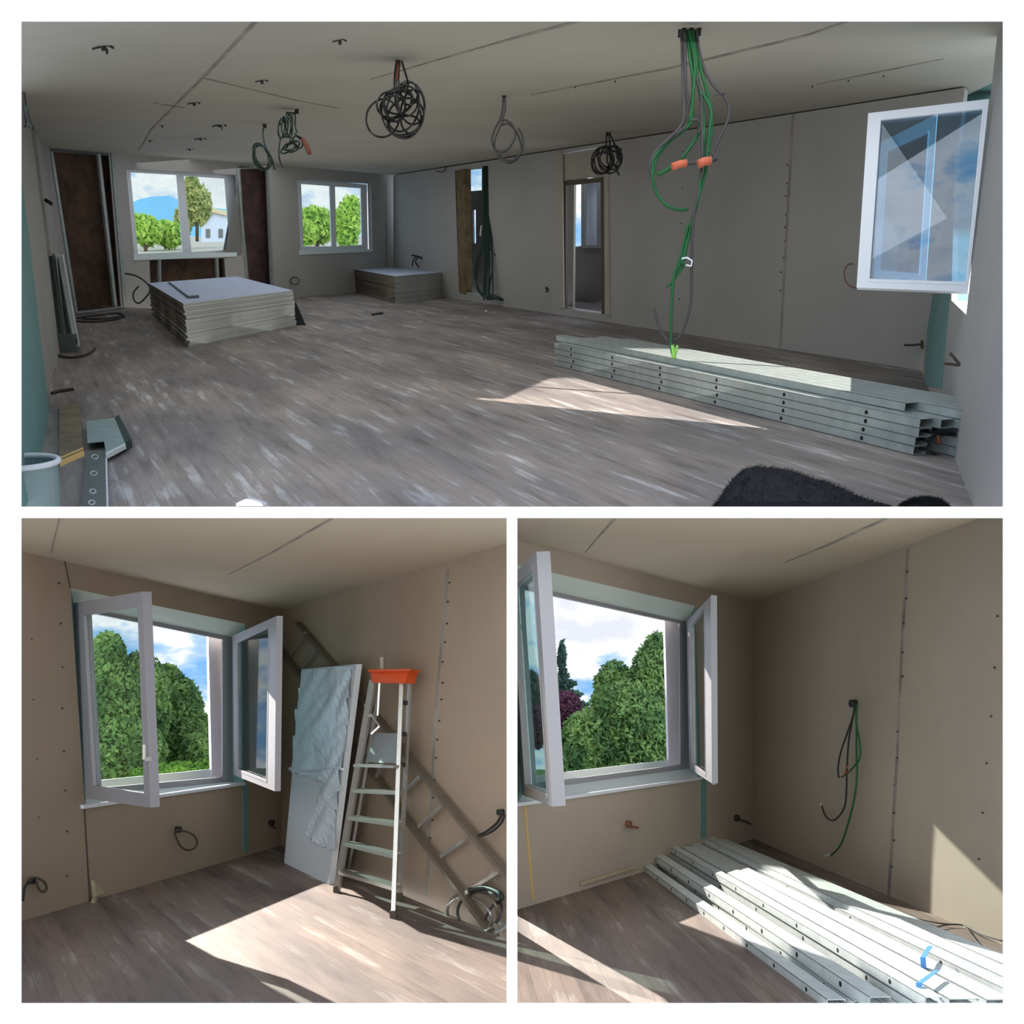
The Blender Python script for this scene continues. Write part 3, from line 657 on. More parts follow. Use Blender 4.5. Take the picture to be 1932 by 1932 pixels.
# ---- stacks of plasterboard
def sheets(base_px, n, top_quad_px, c, jit, name_lab, top_lab, group):
    T = [TOP.level(c).hit(*p) for p in top_quad_px]; th = c/n; ctr = sum(T, Vector())/4; proto = None
    e1 = (T[1]-T[0]); e2 = (T[3]-T[0])
    for k in range(n):
        z = -c + th*k
        if k == n-1:
            mb = MB(); q = [p - TOP.u*th*.96 for p in T]
            mb.mat(1).face(T); mb.mat(0).face(q[::-1])
            for i in range(4): j = (i+1) % 4; mb.mat(2 if i == 3 else 0).face([q[i], q[j], T[j], T[i]])
            tag(mb.build('plasterboard_sheet', [M['sheet'], M['sheet_top'], M['sheet_side']]), top_lab, 'plasterboard', None)
            continue
        if proto is None:
            mb = MB(); lo = [p - TOP.u*c for p in T]; q = [p + TOP.u*th*.93 for p in lo]
            mb.face(q); mb.face(lo[::-1])
            for i in range(4): j = (i+1) % 4; mb.mat(2 if i == 3 else 0).face([lo[i], lo[j], q[j], q[i]]); mb.mat(0)
            o = proto = mb.build('plasterboard_sheet', [M['sheet'], M['sheet_top'], M['sheet_side']]); base = o.location.copy()
        else:
            o = proto.copy(); COL.objects.link(o)
        o.location = base + TOP.u*th*k + e1*random.uniform(-jit, jit) + e2*random.uniform(-jit, jit)*.4
        tag(o, name_lab, 'plasterboard', group)
    return T, ctr
c1 = TOP.up_at((351, 656), (346, 573)); 
T1, ctr1 = sheets(None, 24, [(345.7, 573), (552.5, 548), (446.7, 521.4), (279.7, 534)], c1, .012, 'cream edged plasterboard sheet within the larger stack', 'topmost white plasterboard sheet of the larger stack, a ruler lying on it', 'plasterboard sheets in the larger stack')
c2 = TOP.up_at((745, 572), (744, 521))
T2, ctr2 = sheets(None, 16, [(744, 521), (842, 513), (742, 496), (637, 503)], c2, .008, 'plasterboard sheet within the smaller far stack', 'topmost pale plasterboard sheet of the smaller far stack', 'plasterboard sheets in the smaller stack')
# ruler on the stack
L1 = TOP.level(c1+.002); 
rl = thing('steel_ruler', 'flat steel straightedge lying on the larger plasterboard stack', 'ruler', L1.hit(357, 562))
mb = MB(); mb.prism([L1.hit(*p) for p in ((356, 562), (375, 560.5), (332, 533), (318, 534))], TOP.u*.02); mb.build('ruler_blade', M['sheet_top'], rl)
mb = MB(); mb.prism([L1.hit(*p) for p in ((355, 563.5), (376, 562), (375, 560.2), (356, 562))], TOP.u*.03); mb.build('ruler_end', M['zinc_dark'], rl)
mb = MB(); mb.prism([L1.hit(*p) for p in ((355, 563), (357, 562), (320, 534), (318, 534.5))], TOP.u*.025); mb.build('ruler_edge', M['zinc_dark'], rl)
# dark triangular offcut against the stack
bq = TOP.floor.hit(551, 614); bt = bq.y
mb = MB(); mb.prism([at(556, 613, bt), at(577, 616, bt), at(556.5, 568, bt+.5)], (0, .05, .02))
tag(mb.build('board_offcut', M['fur']), 'dark triangular board offcut leaning on the right end of the larger stack', 'board offcut')
# cable on the wall behind far stack
t = TOP.B.hit(790, 495, .1).y; w = thing('cable_stub', 'black cable tuft on the wall above the smaller plasterboard stack', 'cable stub', TOP.B.hit(787, 492))
cable(w, P3([(778, 502), (780, 490), (786, 484), (796, 486)], t), 1.4*t/F, M['black']); cable(w, P3([(788, 486), (784, 494), (790, 504)], t), 1.3*t/F, M['black']); cable(w, P3([(776, 482), (786, 483), (800, 490)], t), 1.3*t/F, M['black'])
w = thing('cable_stub', 'small grey cable loop on the wall between the two plasterboard stacks', 'cable stub', TOP.A.hit(552, 530))
t = TOP.A.hit(552, 530, .1).y; cable(w, P3(ell(556, 530, 8, 7, 0), t), 1.1*t/F, M['grey_cable'], closed=True)
w = thing('socket_cable', 'tiny black cable end low on the wall left of the side doorway', 'cable stub', TOP.B.hit(1031, 548)); t = TOP.B.hit(1031, 548, .05).y
cable(w, P3([(1029, 543), (1033, 545), (1031, 551)], t), 1.8*t/F, M['black'])
# ---- long metal studs stacked on the floor of the large room
def channel(a, b, w, h, up, side, n_holes=0, mats=None, parent=None, name='metal_stud', thick=.004, face_side=True):
    """C-shaped stud from a to b: web on the outer side, two flanges; punched holes in the web"""
    mb = MB(); d = b-a; s = side*w; u = up*h
    mb.mat(0)
    mb.prism([a, b, b+u, a+u], side*thick)                 # web facing the viewer
    mb.prism([a, b, b+s, a+s], up*thick); mb.prism([a+u-up*thick, b+u-up*thick, b+u+s-up*thick, a+u+s-up*thick], up*thick)
    mb.prism([a+s, b+s, b+s+up*h*.25, a+s+up*h*.25], side*thick); mb.prism([a+s+u-up*h*.25, b+s+u-up*h*.25, b+s+u, a+s+u], side*thick)
    mb.mat(1)
    for k in range(n_holes):
        t = (k+.45)/n_holes; c = a + d*t + u*.5; e = d.normalized()*h*.30
        pts = [c + e*math.cos(q)*1.0 + up*h*.26*math.sin(q) - side*.0015 for q in [i*math.pi/4 for i in range(8)]]
        mb.prism(pts, side*.001)
    return mb.build(name, mats or [M['zinc'], M['hole']], parent)
U = TOP.u
a0, b0 = TOP.floor.hit(1048, 690), TOP.floor.hit(1714, 858)
ax = (b0-a0).normalized(); sd = (U.cross(ax)).normalized()
if sd.y < 0: sd = -sd
hl = .062
back = TOP.floor.hit(1500, 790); 
wl = .115
GRP = 'galvanised studs in the long floor stack'
for row in range(6):
    nlay = 4 if row == 0 else 5
    for lay in range(nlay):
        jit = random.uniform(-.25, .25) if not (row == 0) else random.uniform(-.05, .05)
        if row >= 2 and lay == 4: jit += .3
        a = a0 + sd*row*wl*1.04 + U*(lay*hl*1.03+.004) + ax*jit; b = b0 + sd*row*wl*1.04 + U*(lay*hl*1.03+.004) + ax*(jit+random.uniform(-.05, .2))
        if row == 0 and lay == 3: lab = 'galvanised stud on top of the front row of the long floor stack'
        elif row == 5 and lay == 4: lab = 'galvanised stud along the back top edge of the long floor stack'
        elif row == 0 and lay == 0: lab = 'galvanised stud at the bottom front of the long floor stack, touching the sunlit floor'
        elif row == 0: lab = 'galvanised stud of the front row of the long stack, %s from the floor' % ('second', 'third')[lay-1]
        elif lay == nlay-1: lab = 'top galvanised stud of the %s row from the front in the long floor stack' % ('second', 'third', 'fourth', 'fifth')[row-1]
        else: lab = 'galvanised stud hidden within the long floor stack'
        o = channel(a, b, wl*.97, hl, U, sd, 6 if row == 0 else 0, [M['zinc'], M['hole']])
        tag(o, lab, 'metal stud', GRP)

# ---- small things on the right
def rcab(name, label, pts, t, rpx, m, cat='cable', closed=False):
    r = thing(name, label, cat, at(pts[0][0], pts[0][1], t)); cable(r, P3(pts, t, .01), rpx*t/F, m, closed=closed); return r
rcab('wire_loop', 'thin brown wire loop on the long wall just left of the open window leaf', [(1614, 500), (1603, 498), (1594, 508), (1594, 525), (1601, 538), (1614, 543)], TOP.B.hit(1605, 520, .05).y, 1.1, M['copper'])
rcab('cable_stub', 'dark cable stub low on the long wall near the corner with the green strip', [(1706, 651), (1722, 651), (1738, 650), (1739, 656), (1739, 642)], TOP.B.hit(1722, 651, .12).y, 2.0, M['frame_brown'], 'cable stub')
rcab('cable_stub', 'brown V shaped cable stub beside the green plasterboard strip', [(1792, 666), (1800, 675), (1809, 686), (1808, 689), (1795, 687), (1782, 686)], EW.hit(1800, 685, .08).y, 2.6, M['frame_brown'], 'cable stub')
tL = TOP.floor.hit(1790, 862).y
lo = rcab('cable_loop', 'black oval cable loop on the floor at the end of the long stud stack', [(1750, 838), (1762, 824), (1790, 820), (1815, 826), (1824, 834), (1822, 848), (1805, 859), (1785, 862), (1765, 858), (1752, 848)], tL+.05, 2.6, M['black'], 'cable', True)
mb = MB(); mb.tube(P3([(1770, 822), (1772, 838)], tL), 4*tL/F, 7); mb.build('orange_conduit_end', M['copper'], lo)
sc = thing('cable_scrap', 'dark bunched cable end poking out at the near end of the long stud stack', 'cable', TOP.floor.hit(1725, 850)); tt = TOP.floor.hit(1725, 850).y-.05
cable(sc, P3([(1712, 808), (1722, 815), (1732, 822), (1752, 818)], tt), 6*tt/F, M['grey_cable']); cable(sc, P3([(1724, 815), (1722, 835), (1735, 822)], tt), 5*tt/F, M['grey_cable'])
bl = TOP.floor.hit(1745, 775); blk = MB()
def boxw(c, ex, ey, ez, mb=None): mb = mb or MB(); q = [c-ex-ey, c+ex-ey, c+ex+ey, c-ex+ey]; mb.prism(q, ez); return mb
tag(boxw(TOP.floor.hit(1768, 782), Vector((.07, 0, 0)), Vector((0, .1, .045)), U*.10).build('plaster_offcut', M['sheet']), 'pale plaster block on the floor between stud stack and window wall', 'offcut')
tag(boxw(TOP.floor.hit(1788, 826), Vector((.07, 0, 0)), Vector((0, .08, .036)), U*.03).build('plaster_offcut', M['board_top']), 'flat grey plaster scrap beside the black cable loop', 'offcut')

# ---- left side of the large room
GB = TOP.wall((93, 775), (70, 915))
o = pslab('wall_green_reveal', GB, [(30, 160), (40, 330), (59, 480), (93, 775), (84, 850), (50, 956), (20, 956)], 0, GB.n*-.02, M['green_board']); struct(o)
# bundle of metal profiles leaning on the left wall
pr = 'metal profiles leaning on the left wall'
tb_ = TOP.floor.hit(125, 665).y; tt_ = tb_ + .7
def lean(x0, y0, x1, y1, w, m, label, dt=0.0, dtt=0.0):
    a, b = at(x0, y0, tb_+dt), at(x1, y1, tt_+dtt); mb = MB(); W = w*tb_/F
    side = Vector((1, 0, 0)); d = (b-a).normalized(); fw = Vector((0, -1, .3)).normalized()
    mb.prism([a-side*W/2, a+side*W/2, b+side*W/2, b-side*W/2], -fw*.006)
    mb.prism([a-side*W/2, b-side*W/2, b-side*W/2+fw*.05, a-side*W/2+fw*.05], side*.004); mb.prism([a+side*W/2, b+side*W/2, b+side*W/2+fw*.05, a+side*W/2+fw*.05], -side*.004)
    tag(mb.build('metal_profile', M[m]), label, 'metal profile', pr)
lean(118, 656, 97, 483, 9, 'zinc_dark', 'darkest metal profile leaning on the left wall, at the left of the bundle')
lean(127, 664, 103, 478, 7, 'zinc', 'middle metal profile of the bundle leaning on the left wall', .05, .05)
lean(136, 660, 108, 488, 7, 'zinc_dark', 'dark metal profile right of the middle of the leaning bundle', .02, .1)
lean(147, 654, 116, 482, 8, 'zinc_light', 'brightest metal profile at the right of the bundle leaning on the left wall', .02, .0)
mb = boxw(TOP.floor.hit(128, 664), Vector((.13, 0, 0)), Vector((0, .06, .03)), U*.22); tag(mb.build('metal_block', M['zinc_dark']), 'dark square metal foot below the profiles leaning on the left wall', 'metal block')
t = TOP.floor.hit(120, 640).y
cl = thing('cable_coil', 'black cable lying in loops on the floor around the leaning metal profiles', 'cable', TOP.floor.hit(120, 670))
def fl(pts, h=.02): return [TOP.level(h).hit(*p) for p in pts]
for p, c in (([(180, 657), (165, 668), (140, 674), (115, 672), (95, 662), (80, 648), (76, 630), (84, 640), (100, 640), (108, 630), (105, 622)], 0), ([(76, 628), (74, 612), (80, 604), (95, 600), (110, 599)], 0), ([(76, 618), (88, 628), (110, 632)], 0),
             ([(145, 600), (170, 602), (200, 601), (225, 598), (232, 594), (220, 591), (190, 594), (155, 598)], 0), ([(145, 606), (180, 607), (215, 603), (235, 597), (225, 592)], 0)):
    mb = MB(); mb.tube(spline(fl(p), 6), 1.7*t/F, 6); mb.build('cable', M['black'], cl)
w = thing('cable_stub', 'dark curved cable end between the left brick bay and the larger plasterboard stack', 'cable stub', TOP.A.hit(240, 520)); t = TOP.A.hit(240, 520, .3).y
cable(w, P3([(236, 516), (255, 520), (272, 530), (284, 545), (276, 560), (262, 572), (253, 566), (252, 552), (262, 540)], t-.2), 1.5*t/F, M['dark_green'])
w = thing('wall_bracket', 'small dark bracket on the left wall above the leaning profiles', 'bracket', LW.hit(88, 378, .05)); mb = MB(); t = LW.hit(88, 378, .05).y
mb.tube(P3([(85, 377), (92, 381), (98, 385)], t), 3.4*t/F, 6); mb.build('bracket_arm', M['black'], w)
w = thing('cable_bunch', 'dark cable bunch at the top of the left wall by the picture edge', 'cable', LW.hit(50, 200, .05)); t = 8.5
cable(w, P3([(44, 175), (46, 195), (50, 215), (56, 232), (62, 242)], t), 4*t/F, M['black']); cable(w, P3([(42, 185), (44, 215), (48, 238)], t), 4*t/F, M['black'])
cable(w, P3([(50, 200), (52, 222), (54, 240)], t), 3*t/F, M['dark_green'])
# plank, metal angle, plate, bucket rim
th = .03
pk = thing('wooden_plank', 'weathered wooden plank with a fresh sawn end on the floor beside the white rim', 'plank', TOP.floor.hit(130, 860))
mb = MB(); q = [TOP.level(th).hit(*p) for p in ((112, 868), (158, 848), (150, 760), (112, 765))]; mb.prism(q, -U*th); mb.build('plank_body', M['plank'], pk)
e = [TOP.level(th).hit(112, 869), TOP.level(th).hit(158, 849)]; mb = MB(); v = (q[0]-q[3]).normalized()*.015; mb.prism([e[0], e[1], e[1]-U*th+v*3, e[0]-U*th+v*3], v); mb.prism([q[0]+U*.002, q[1]+U*.002, q[1]+U*.002-v*5, q[0]+U*.002-v*5], U*.003); mb.build('sawn_end', M['fresh'], pk)
an = thing('metal_angle', 'long perforated metal angle with a bright edge lying on the floor at the lower left', 'metal angle', TOP.floor.hit(185, 950))
L2 = TOP.level(.035); q = [L2.hit(*p) for p in ((151, 962), (202, 962), (199, 852), (163, 855))]; mb = MB(); mb.prism(q, -U*.006)
mb.build('web', M['zinc_dark'], an); mb = MB(); mb.prism([L2.hit(*p) for p in ((200, 962), (204, 962), (201, 850), (198.5, 850))], -U*.034); mb.build('bright_edge', M['pvc'], an)
for i, y in enumerate((847, 893, 927, 948)):
    mb = MB(); y2 = y; x2 = 179 - i*2
    c = TOP.level(.037).hit(x2, max(y2, 862)); 
    e1 = (TOP.level(.037).hit(x2+6, max(y2, 862))-c); e2 = (TOP.level(.037).hit(x2, max(y2, 862)-4)-c)
    mb.tube(spline([c+e1*math.cos(a)+e2*math.sin(a) for a in [k*math.pi/3 for k in range(6)]], 3, True), .003, 5, True); mb.build('punched_slot', M['pvc'], an)
pl = thing('metal_plate', 'bent grey metal plate on the floor behind the perforated metal angle', 'metal plate', TOP.floor.hit(205, 840))
L3 = TOP.level(.06); mb = MB(); mb.prism([L3.hit(*p) for p in ((163, 795), (216, 788), (236, 836), (200, 854), (196, 832), (165, 835))], -U*.006); mb.build('plate_face', mat('dull_plate', (132, 150, 148), .6, var=.08, scale=8), pl)
mb = MB(); mb.prism([L3.hit(*p) for p in ((236, 836), (200, 854), (200, 858), (237, 839))], -U*.03); mb.build('plate_lip', M['zinc_light'], pl)
mb = MB(); mb.prism([L3.hit(*p) for p in ((216, 788), (224, 782), (248, 828), (236, 836))], -U*.06); mb.build('plate_flange', M['dark_green'], pl)
# bucket: rim seen partly
bc = at(40, 872, 5.9); bt = 5.9; s = bt/F
bk_ = thing('bucket', 'milky plastic bucket with a thick white rim, cut by the lower left picture edge', 'bucket', bc - U*.35)
fx = Vector((1, 0, 0)); fy = U.cross(fx).normalized()
rx, ry = 66*s, 66*s
def circ(c, r, n=28): return [c + fx*r*math.cos(2*math.pi*k/n) + fy*r*math.sin(2*math.pi*k/n) for k in range(n)]
mb = MB(); mb.tube(circ(bc, rx), 5.5*s, 9, True); mb.build('rim', M['ringw'], bk_)
mb = MB(); t1, t2 = circ(bc, rx*.97), circ(bc-U*.27, rx*.85)
for k in range(28): mb.face([t1[k], t1[(k+1) % 28], t2[(k+1) % 28], t2[k]])
mb.face(t2); mb.build('bucket_wall', M['bucket'], bk_)
# crumpled white lump at the lower edge
rg = MB(); rc = TOP.floor.hit(473, 957)
for k in range(8):
    a = math.pi*k/7; p = rc + Vector((-math.cos(a)*.08, 0, 0)) + U*.04*math.sin(a)*random.uniform(.85, 1.15); 
    rg.v.append(p-Vector((0, .03, 0))); rg.v.append(p+Vector((0, .1, .03)))
for k in range(7): rg.f.append([2*k, 2*k+2, 2*k+3, 2*k+1]); rg.m.append(0); rg.uv.append(None); rg.sm.append(True)
rg.face([rg.v[2*k] for k in range(8)])
tag(rg.build('white_rag', M['pvc']), 'small bright white lump on the floor cut by the lower edge of the large room', 'lump')
w = thing('debris', 'small dark scrap on the floor behind the weathered plank', 'scrap', TOP.floor.hit(118, 740)); t = TOP.floor.hit(118, 740).y
cable(w, [TOP.level(.015).hit(*p) for p in ((98, 742), (112, 738), (138, 734))], 3*t/F, M['black'])
w = thing('debris', 'dark scrap on the floor in front of the smaller plasterboard stack', 'scrap', TOP.floor.hit(710, 593)); t = TOP.floor.hit(710, 593).y
cable(w, [TOP.level(.015).hit(*p) for p in ((702, 594), (712, 592), (722, 591))], 2*t/F, M['black'])
w = thing('debris', 'tiny white chip on the floor in front of the cable sheaf', 'scrap', TOP.floor.hit(917, 587)); t = TOP.floor.hit(917, 587).y
cable(w, [TOP.level(.02).hit(*p) for p in ((915, 587), (917, 587), (919, 587))], 1.5*t/F, M['pvc'])

# ---- black shaggy heap at the lower edge
prof = [(1346, 960), (1352, 950), (1366, 920), (1382, 893), (1398, 879), (1425, 875), (1455, 878), (1485, 884), (1515, 896), (1545, 909), (1575, 921), (1605, 934), (1640, 947), (1668, 957), (1674, 961)]
fh = thing('shaggy_fur', 'black shaggy fur heap at the lower right edge of the large room', 'fur', TOP.floor.hit(1500, 965))
def heap(prof, t0, depth, name):
    mb = MB(); rows = []; n = 9
    for x, y in prof:
        top = at(x, y, t0); base = at(x, 962, t0); h = (top-base).dot(U); row = []
        for k in range(n):
            a = math.pi*k/(n-1); row.append(base + Vector((0, -math.cos(a)*depth*min(1, h/.15+.2), 0)) + U*max(h, .01)*math.sin(a) + Vector((random.uniform(-.01, .01),)*3))
        rows.append(row)
    i0 = len(mb.v)
    for r in rows: mb.v += r
    for i in range(len(rows)-1):
        for k in range(n-1): mb.f.append([i*n+k, (i+1)*n+k, (i+1)*n+k+1, i*n+k+1]); mb.m.append(0); mb.uv.append(None); mb.sm.append(True)
    mb.build(name+'_body', M['fur'], fh)
    hb = MB()
    for _ in range(5200):
        i = random.randrange(len(rows)-1); k = random.randrange(n-1); u_, v_ = random.random(), random.random()
        p = rows[i][k]*(1-u_)*(1-v_)+rows[i+1][k]*u_*(1-v_)+rows[i][k+1]*(1-u_)*v_+rows[i+1][k+1]*u_*v_
        nn = (rows[i+1][k]-rows[i][k]).cross(rows[i][k+1]-rows[i][k]).normalized()
        if nn.dot(U) < 0 and k > 0: nn = -nn
        d = (nn*.6 + Vector((random.gauss(.3, .5), random.gauss(0, .4), random.gauss(0, .4)))).normalized()*random.uniform(.012, .03); w = d.orthogonal().normalized()*.0022
        hb.face([p-w, p+w, p+d])
    o = hb.build(name+'_strands', M['fur'], fh); o['kind'] = 'stuff'
heap(prof, 5.75, .22, 'heap')
heap([(1698, 960), (1704, 948), (1722, 937), (1745, 936), (1765, 942), (1780, 955), (1784, 960)], 5.9, .12, 'small_tuft')
# ================================================================== bottom-left room
def opening_reveal(name, plane, front, back, off, mats):
    """soffit, sill and jambs between the wall face and the window frame set back in it"""
    A = pquad(plane, front); Bk = pquad(plane, back, off); mb = MB()
    for i, k in ((0, 0), (1, 1), (2, 2), (3, 1)):
        j = (i+1) % 4; mb.mat(k).face([A[i], A[j], Bk[j], Bk[i]])
    return struct(mb.build(name, mats))
RM = [mat('soffit_board', (196, 204, 194), .9), M['green_board'], M['sill']]
def window_hole(n, R, front, back, frame_w, off):
    opening_reveal('window_%d' % n, R.A, front, back, off, RM)
    c = [sum(p[0] for p in back)/4, sum(p[1] for p in back)/4]
    o = [(c[0]+(p[0]-c[0])*1.03, c[1]+(p[1]-c[1])*1.03) for p in back]; i = frame_w
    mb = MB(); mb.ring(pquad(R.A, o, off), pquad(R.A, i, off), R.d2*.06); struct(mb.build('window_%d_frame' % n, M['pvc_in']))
window_hole(5, BL, O1, [(140, 1142), (438, 1202), (438, 1474), (164, 1500)], [(152, 1152), (420, 1206), (420, 1466), (172, 1488)], -.16)
# pale outer reveal of the thick wall, right of the opening
struct(pslab('trim_3', BL.A, [(393, 1196), (428, 1204), (428, 1474), (400, 1476)], -.32, BL.d2*.10, M['masonry']))
struct(pslab('trim_4', BL.A, [(150, 1476), (430, 1448), (430, 1470), (160, 1500)], -.34, BL.d2*.03, M['sill']))
sb = MB(); sb.prism([BL.A.hit(x, y, .03) for x, y in ((158, 1519), (464, 1476), (464, 1481), (159, 1526))], -BL.A.n*.06); struct(sb.build('trim_5', M['pvc']))
struct(pslab('trim_6', BL.A, [(458, 1482), (469, 1481), (469, 1606), (459, 1609)], .004, -BL.A.n*.004, M['green_board']))
tA = BL.A.hit(137, 1340, -.1).y
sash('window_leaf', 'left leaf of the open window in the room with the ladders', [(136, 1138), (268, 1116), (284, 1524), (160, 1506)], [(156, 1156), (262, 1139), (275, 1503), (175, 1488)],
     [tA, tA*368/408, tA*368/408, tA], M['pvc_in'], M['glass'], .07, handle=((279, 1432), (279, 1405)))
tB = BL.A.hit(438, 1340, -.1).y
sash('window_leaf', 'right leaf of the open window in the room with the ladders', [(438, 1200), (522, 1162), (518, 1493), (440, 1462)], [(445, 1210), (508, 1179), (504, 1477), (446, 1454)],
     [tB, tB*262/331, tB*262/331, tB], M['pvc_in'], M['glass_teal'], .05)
# trees outside
def outside(n, R, xs, t, y):
    mb = MB(); mb.prism([at(xs[0], y-8, t*3), at(xs[1], y-8, t*3), at(xs[1], y+60, t*.75), at(xs[0], y+60, t*.75)], (0, 0, -.3)); struct(mb.build('ground_garden', M['grass']))
outside(1, BL, (120, 560), 26, 1470)
leafy('tree', 'large dense green tree outside the window of the ladder room, filling its left leaf', [blob(222, 1370, 27, 120, 220), blob(205, 1240, 27.5, 60, 90), blob(268, 1330, 28, 100, 190), blob(190, 1330, 26.5, 70, 160), blob(232, 1420, 26, 150, 130), blob(190, 1430, 26, 60, 110)], 34000, .085, M['leaf'], cat='tree')
leafy('tree', 'smaller rounded green tree outside the right half of the ladder room window', [blob(325, 1350, 30, 110, 150), blob(350, 1400, 30, 110, 130), blob(372, 1430, 29, 60, 90), blob(315, 1290, 30, 60, 70)], 22000, .09, M['leaf'], cat='tree')
leafy('bush', 'lighter green bushes along the sill line of the ladder room window', [blob(340, 1462, 25, 120, 44), blob(280, 1468, 25, 70, 36), blob(395, 1458, 25, 40, 50)], 7000, .08, mat('leaves_bright', (150, 196, 84), .8, col2=(96, 146, 60), scale=2), cat='bush')
leafy('tree', 'thin dark tree with gaps of sky seen through the ladder room window right leaf', [blob(478, 1280, 30, 60, 170), blob(470, 1350, 30, 50, 140)], 2600, .12, M['leaf_dark'], cat='tree')

# cable loops on the walls
def wloop(name, label, plane, pts, off, rpx, m, cat='cable loop', box=None, closed=False, boxm='black'):
    t = plane.hit(pts[0][0], pts[0][1], off).y; r = thing(name, label, cat, plane.hit(pts[0][0], pts[0][1], off))
    cable(r, [plane.hit(p[0], p[1], off + (p[2] if len(p) > 2 else 0)) for p in pts], rpx*t/F, m, closed=closed)
    if box:
        mb = MB(); c = plane.hit(*box); mb.tube([c-plane.n*.01, c+plane.n*.045], 6*t/F, 9); mb.build('wall_box', M[boxm], r)
    return r
wloop('cable_loop', 'single dark cable loop hanging from a wall box under the ladder room window', BL.A, [(332, 1567), (348, 1568), (364, 1575), (372, 1587), (368, 1599), (355, 1604), (342, 1598), (334, 1584), (329, 1570)], .08, 2.0, M['frame_brown'], box=(332, 1565))
r = wloop('cable_loop', 'dark cable loop and box low on the window wall at the left picture edge', BL.A, [(52, 1660), (62, 1656), (74, 1658), (84, 1665), (88, 1674), (84, 1682), (76, 1680), (70, 1670), (70, 1662)], .08, 2.6, M['frame_brown'], box=(54, 1662))
cable(r, [BL.A.hit(*p, .08) for p in ((54, 1664), (46, 1676), (43, 1700))], .01, M['black'])
wloop('cable_stub', 'small dark cable stub on the wall between the ladder room window and the wrapped panel', BL.A, [(508, 1550), (512, 1558), (520, 1563)], .05, 1.6, M['black'], 'cable stub', box=(509, 1552))
r = wloop('cable_loop', 'black cable loop hanging from a dark box on the right wall over the leaning ladder', BL.B, [(948, 1534), (938, 1552), (920, 1567), (902, 1577), (915, 1575), (932, 1566), (946, 1552), (952, 1538)], .10, 2.6, M['black'], box=(950, 1532))
# crumb of plaster at the board joint
def crumbs(label, R, pts, m, name='plaster_crumb'):
    mb = MB(); q = [R.floor.hit(*p) for p in pts]; top = sum(q, Vector())/len(q) + R.u*.05
    for i in range(len(q)): mb.face([q[i], q[(i+1) % len(q)], top])
    mb.face(q[::-1]); return tag(mb.build(name, M[m]), label, 'rubble')
mb = MB(); mb.prism([BL.A.hit(x, y, .01) for x, y in ((171, 1660), (190, 1683), (186, 1688), (174, 1692))], BL.A.n*.03); tag(mb.build('plaster_crumb', M['rubble']), 'pale broken corner of plaster at the foot of the board joint', 'rubble')
crumbs('thin yellowish shard of plaster on the floor at the foot of the board joint', BL, [(170, 1703), (176, 1699), (184, 1698), (178, 1705)], 'rubble')

# wrapped door panel leaning on the right wall
pb = [BL.floor.hit(536, 1628), BL.floor.hit(620, 1669)]
def on(x, y, t): return at(x, y, t)
tl, tr_ = pb[0].y+.22, pb[1].y+.30
Pn = [pb[0], pb[1], at(672.5, 1253, tr_), at(569, 1263, tl)]
pp_ = Plane(Pn[0], (Pn[1]-Pn[0]).cross(Pn[3]-Pn[0])); pn = pp_.n if pp_.n.dot(EYE-Pn[0]) > 0 else -pp_.n
dp = thing('door_panel', 'white door panel half wrapped in shiny plastic film, leaning in the corner', 'door panel', pb[1])
P4 = [pp_.hit(*p) for p in ((536, 1628), (620, 1669), (672.5, 1253), (569, 1263))]
mb = MB(); mb.prism(P4, Vector((.045, .03, 0))*1.0 - pn*.0); mb.build('panel_body', M['panel'], dp)
fv = [(569, 1264), (671, 1254), (664, 1330), (655, 1420), (640, 1530), (636, 1610), (607, 1600), (577, 1577), (598, 1500), (606, 1478), (549, 1456), (558, 1350)]
mb = MB(); pts = [pp_.hit(*p) + pn*.006 for p in fv]
# crumpled film: a grid clipped to the outline
def inside(x, y, poly):
    c = False
    for i in range(len(poly)):
        x1, y1 = poly[i]; x2, y2 = poly[i-1]
        if (y1 > y) != (y2 > y) and x < (x2-x1)*(y-y1)/(y2-y1)+x1: c = not c
    return c
from mathutils import noise as MN
grid = {}
for iy in range(1258, 1618, 5):
    for ix in range(545, 680, 5):
        if all(inside(x, y, fv) for x, y in ((ix, iy), (ix+5, iy), (ix+5, iy+5), (ix, iy+5))):
            q = []
            for x, y in ((ix, iy), (ix+5, iy), (ix+5, iy+5), (ix, iy+5)):
                h = abs(MN.noise(Vector((x*.035+y*.02, y*.012, 1)))) * .035 + abs(MN.noise(Vector((x*.09, (y-x)*.05, 4))))*.008
                q.append(pp_.hit(x, y) + pn*(.006+h))
            mb.smooth = False; mb.face(q)
mb.build('plastic_film', M['plastic_wrap'], dp)
mb = MB(); mb.tube(spline([pp_.hit(*p)+pn*.02 for p in ((549, 1452), (575, 1454), (600, 1453), (625, 1448), (652, 1452))], 5), .012, 6); mb.build('film_band', M['plastic_wrap'], dp)

